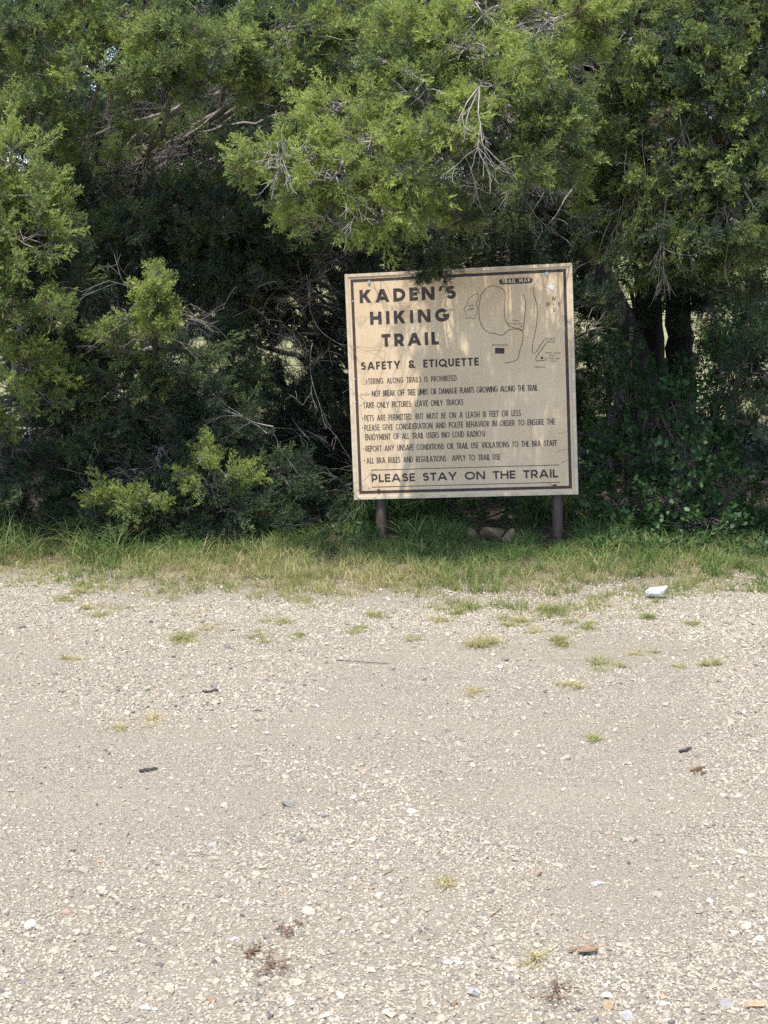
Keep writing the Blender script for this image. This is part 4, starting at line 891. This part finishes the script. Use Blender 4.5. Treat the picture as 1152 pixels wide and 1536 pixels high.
for (px, py, wpx, tn, lb) in TUFT:
    g = gnd(px, py); R_ = wpx / FPX * g[1] / 2; mb = MB(); n = int(40 + wpx * 5)
    k_ = rng.integers(2, 6); q_ = rng.integers(0, k_, n); ox = rng.normal(0, R_ * .55, k_)[q_]; oy = rng.normal(0, R_ * .75, k_)[q_]; sp_ = rng.uniform(.12, .4, k_)[q_] * R_
    x = ox + rng.normal(0, 1, n) * sp_; y = oy + rng.normal(0, 1, n) * sp_; hv = rng.uniform(.55, 1.5, k_)[q_]
    rr = np.hypot(x, y) / R_
    z = height(x + g[0], y + g[1]) - height(g[:1], g[1:2])
    blades(mb, x, y, (.014 + R_ * .24) * rng.uniform(.5, 1.3, n) * hv, rng.uniform(.0009, .0018, n), rng.gamma(3.5, .42, n), np.clip(tn + .22 + rng.normal(0, .09, k_)[q_] + rng.normal(0, .17, n), 0, 1), z=z)
    o = mb.build("grass_tuft", M_GRASS); o.location = (g[0], g[1], float(height(g[:1], g[1:2])[0])); tag(o, lb, "grass tuft", GT)
# dried weeds low in the frame
for (px, py, sz, lb) in ((405, 1456, .075, "reddish dried weed lying on gravel at the bottom left"), (372, 1434, .05, "forked dry brown weed above the reddish dried one"), (840, 1502, .07, "dried weed with a few green blades at the bottom edge"), (432, 1399, .045, "little brown crumb of dried weed at lower left"), (1052, 1156, .035, "thin scrap of brown dried weed near the right edge")):
    g = gnd(px, py); T = Tree(); 
    for k in range(9): T.dead(np.array([rng.normal(0, sz * .2), rng.normal(0, sz * .2), .006]), np.array([rng.normal(), rng.normal(), .06]), sz * rng.uniform(.25, .6), .0014, 2, .25, .5, .6)
    M_DRY = bpy.data.materials.get("dry_weed") or flat_mat("dry_weed", (.19, .12, .08), .9, .4)
    o = T.limb.build("dried_weed", M_DRY); o.location = (g[0], g[1], float(height(g[:1], g[1:2])[0]) + .004); tag(o, lb, "dried weed", "dried weeds on the gravel")

# ---------------------------------------------------------------- single stones
def stone(px, py, wpx, hr, col, label, name="stone", group="larger stones lying on the gravel", seed=0, sink=.3, ar=.8, cat="stone", Yover=None, rough=.3):
    g = gnd(px, py); s_ = wpx / FPX * math.hypot(g[1], CAMZ) / 2; r = np.random.default_rng(seed + 100); v = ICO4[0].copy()
    for j in range(13):
        nrm = r.normal(size=3); nrm /= np.linalg.norm(nrm); d = v @ nrm; lim = r.uniform(.40, .8); v = v - np.where(d > lim, (d - lim) * .97, 0)[:, None] * nrm
    v *= 1 + .14 * (fbm(v, 2.2, seed)[:, None] - .5) * 2 * rough / .3 + .05 * (fbm(v, 7, seed + 5)[:, None] - .5)
    v *= np.array([1, ar, hr]) * s_; a = r.uniform(0, 6.28); 
    Rz = np.array([[math.cos(a * 0 + r.normal(0, .3)), 0, 0], [0, 1, 0], [0, 0, 1]]); 
    ca, sa = math.cos(r.normal(0, .35)), math.sin(r.normal(0, .35)); v = v @ np.array([[ca, -sa, 0], [sa, ca, 0], [0, 0, 1]]).T
    v[:, 2] += s_ * hr * (1 - 2 * sink) - v[:, 2].min() - s_ * hr
    mb = MB(); mb.add(v, ICO4[1], .5, False)
    key = "stone_" + "_".join(f"{int(c * 100)}" for c in col)
    m_ = bpy.data.materials.get(key)
    if not m_:
        m_ = flat_mat(key, tuple(c * .74 + .02 * (.5 - k_) for k_, c in enumerate(col)), .85, .25, 90)
    o = mb.build(name, m_); o.location = (g[0], g[1], float(height(g[:1], g[1:2])[0])); return tag(o, label, cat, group)
ST = [(712, 1494, 34, .6, (.50, .51, .53), "angular pale grey stone lying near the bottom edge, right of centre"), (442, 1479, 26, .6, (.60, .55, .43), "cream stone with a yellowish tinge beside the reddish dried weed"), (240, 1448, 20, .55, (.17, .17, .18), "dark grey stone at the lower left"),
      (680, 1511, 16, .6, (.25, .19, .15), "small brown stone left of the angular pale grey one"), (318, 1503, 20, .5, (.34, .23, .17), "rust red stone near the bottom left"), (897, 1326, 34, .3, (.52, .51, .50), "flat whitish stone on the right half of the gravel"), (985, 1341, 32, .4, (.44, .40, .35), "flat tan stone with a shaded underside, right of the whitish one"),
      (14, 1517, 20, .7, (.58, .52, .42), "round cream stone in the bottom left corner"), (588, 1526, 22, .6, (.58, .53, .44), "cream stone at the bottom edge in the middle"), (220, 1515, 24, .45, (.50, .50, .50), "light grey flat stone at the bottom edge, left"), (145, 1466, 22, .4, (.60, .58, .54), "whitish slab left of the dark grey stone"), (320, 1269, 22, .5, (.42, .42, .42), "rounded grey stone on the left half of the gravel"),
      (1088, 1505, 34, .5, (.36, .36, .37), "slate grey block among the bottom right stones"), (1132, 1508, 32, .6, (.44, .35, .26), "tan orange stone in the bottom right corner"), (908, 1496, 28, .5, (.64, .62, .58), "white stone above the yellow one at the bottom right"), (914, 1512, 28, .5, (.47, .38, .26), "yellow ochre stone under the white one"), (994, 1503, 22, .45, (.50, .51, .52), "pale bluish stone between the ochre stone and the slate block"), (945, 1525, 32, .4, (.40, .40, .41), "long grey stone cut by the bottom edge"), (1138, 1404, 24, .4, (.66, .64, .60), "white flat stone at the right edge"), (1100, 1396, 22, .4, (.62, .61, .59), "white chip left of the stone at the right edge"), (690, 1446, 14, .5, (.58, .56, .50), "small white stone above the angular grey one"), (232, 1163, 10, .5, (.5, .48, .44), "small pale stone under the dark stick at left"), (508, 1270, 16, .5, (.60, .59, .57), "pale white stone in the middle of the gravel"), (400, 1104, 16, .5, (.55, .54, .53), "light grey stone in the left middle gravel"), (488, 1527, 34, .4, (.60, .56, .48), "big cream slab cut by the bottom edge, left of centre"), (580, 899, 18, .5, (.62, .60, .56), "pale stone at the grass edge below the sign")]
for i, (px, py, w_, hr, col, lb) in enumerate(ST): stone(px, py, w_, hr, col, lb, seed=i)
BO = "weathered rocks in the grass under the sign"
stone(706, 822, 36, .95, (.25, .205, .155), "leftmost mossy rock behind the weeds under the sign", "rock", BO, 51, .25, .8, "rock")
stone(736, 822, 52, .80, (.235, .19, .145), "broad rounded rock in the middle of the group under the sign", "rock", BO, 52, .2, .8, "rock")
stone(764, 825, 26, 1.1, (.26, .215, .165), "small upright rock nearest the sign's right post", "rock", BO, 53, .2, .8, "rock")
stone(528, 836, 20, .9, (.30, .31, .32), "grey rock beside the sign's left post", "rock", "rocks beside the posts", 54, .2, .8, "rock")

# sticks, leaves, litter
M_STICK = flat_mat("dark_stick", (.055, .05, .05), .9, .4); M_DLEAF = flat_mat("dead_leaf", (.21, .14, .09), .8, .4, 120); M_TWIGB = flat_mat("brown_twig", (.26, .17, .10), .9, .3)
def stick(p0, p1, r, mt_, label, name="stick"):
    a, e = gnd(*p0), gnd(*p1); a[2] = height(a[:1], a[1:2])[0] + r * .8 + .003; e[2] = height(e[:1], e[1:2])[0] + r * .8 + .003; c_ = (a + e) / 2; n = 12
    P = a + (e - a) * np.linspace(0, 1, n)[:, None] + rng.normal(0, r * .35, (n, 3)) - c_; mb = MB(); R = r * np.r_[.35, np.linspace(1, .75, n - 2), .3] * rng.uniform(.85, 1.15, n); tubes(mb, P, R, 8)
    o = mb.build(name, mt_); o.location = c_; tag(o, label, "stick", "sticks lying on the gravel")
stick((210, 1154), (238, 1151), .0052, M_STICK, "dark charred stick at the left on the open gravel")
stick((303, 1040), (328, 1038), .0050, M_STICK, "short dark stick farther back, left of centre")
stick((1018, 1129), (1037, 1124), .0052, M_STICK, "short black stick at the right side of the gravel")
stick((400, 1450), (438, 1442), .0022, M_TWIGB, "thin brown twig across the reddish dried weed")
stick((575, 1318), (590, 1310), .0016, M_TWIGB, "tiny brown twig near the middle of the gravel")
stick((735, 1379), (752, 1366), .0018, M_TWIGB, "thin slanting twig in the right lower gravel")
stick((498, 990), (585, 995), .0018, M_STICK, "long dark root half buried below the sign", "stick")
def leaf(px, py, wpx, label, curl=.5):
    g = gnd(px, py); s_ = wpx / FPX * g[1] / 2; u = np.linspace(-1, 1, 15); v = np.linspace(-1, 1, 9); U, Vv = np.meshgrid(u, v)
    wd_ = np.sqrt(np.clip(1 - U ** 2, 0.003, 1)) * (.55 + .06 * np.sin(7 * U)); X_ = U; Y_ = Vv * wd_; Z_ = curl * (.55 * Vv ** 2 * wd_ + .18 * U ** 2) + .06 * fbm(xy0(U * 2, Vv * 2), 1.5, 8)
    Vt = np.stack([X_, Y_, Z_], -1).reshape(-1, 3) * s_; mb = MB(); F = grid_faces(9, 15); mb.add(Vt, F, .5, True); mb.add(Vt + [0, 0, -.0006], F[:, ::-1], .5, True)
    tubes(mb, np.array([[-1.25, 0, .1], [-1, 0, .12], [0, 0, .02], [.9, 0, .15]]) * s_, np.array([.0008, .0008, .0006, .0003]), 5)
    o = mb.build("dead_leaf", M_DLEAF); o.location = (g[0], g[1], float(height(g[:1], g[1:2])[0]) + .008); o.rotation_euler = (.1, -.1, .2); tag(o, label, "leaf", "dead leaves on the gravel")
leaf(882, 1430, 34, "curled brown dead leaf at the lower right", .9); leaf(860, 1428, 16, "smaller folded dead leaf touching the curled one", .9); leaf(1045, 1153, 22, "faded tan leaf near the right edge", .4)
# crumpled white litter
g = gnd(982, 897); s_ = 11 / FPX * g[1]; v = ICO4[0].copy()
v = v * (1 + .55 * (np.abs(fbm(v, 2.6, 91)[:, None] - .5) * 2) + .25 * (fbm(v, 6, 92)[:, None] - .5)); v *= np.array([1.05, .8, .55]); v[:, 0] += .7 * np.clip(v[:, 0] - .45, 0, 1) ; v[:, 2] += .55 * np.clip(v[:, 0] - .5, 0, 2)
v = np.floor(v * 5 + .5) / 5 * .35 + v * .65; v *= s_; v[:, 2] -= v[:, 2].min()
mb = MB(); mb.add(v, ICO4[1], .5, False); o = mb.build("crumpled_paper", flat_mat("white_paper", (.68, .69, .71), .7, .12)); o.location = (g[0], g[1], float(height(g[:1], g[1:2])[0]) + .012)
tag(o, "crumpled white piece of litter lying in the grass edge at the right", "litter")
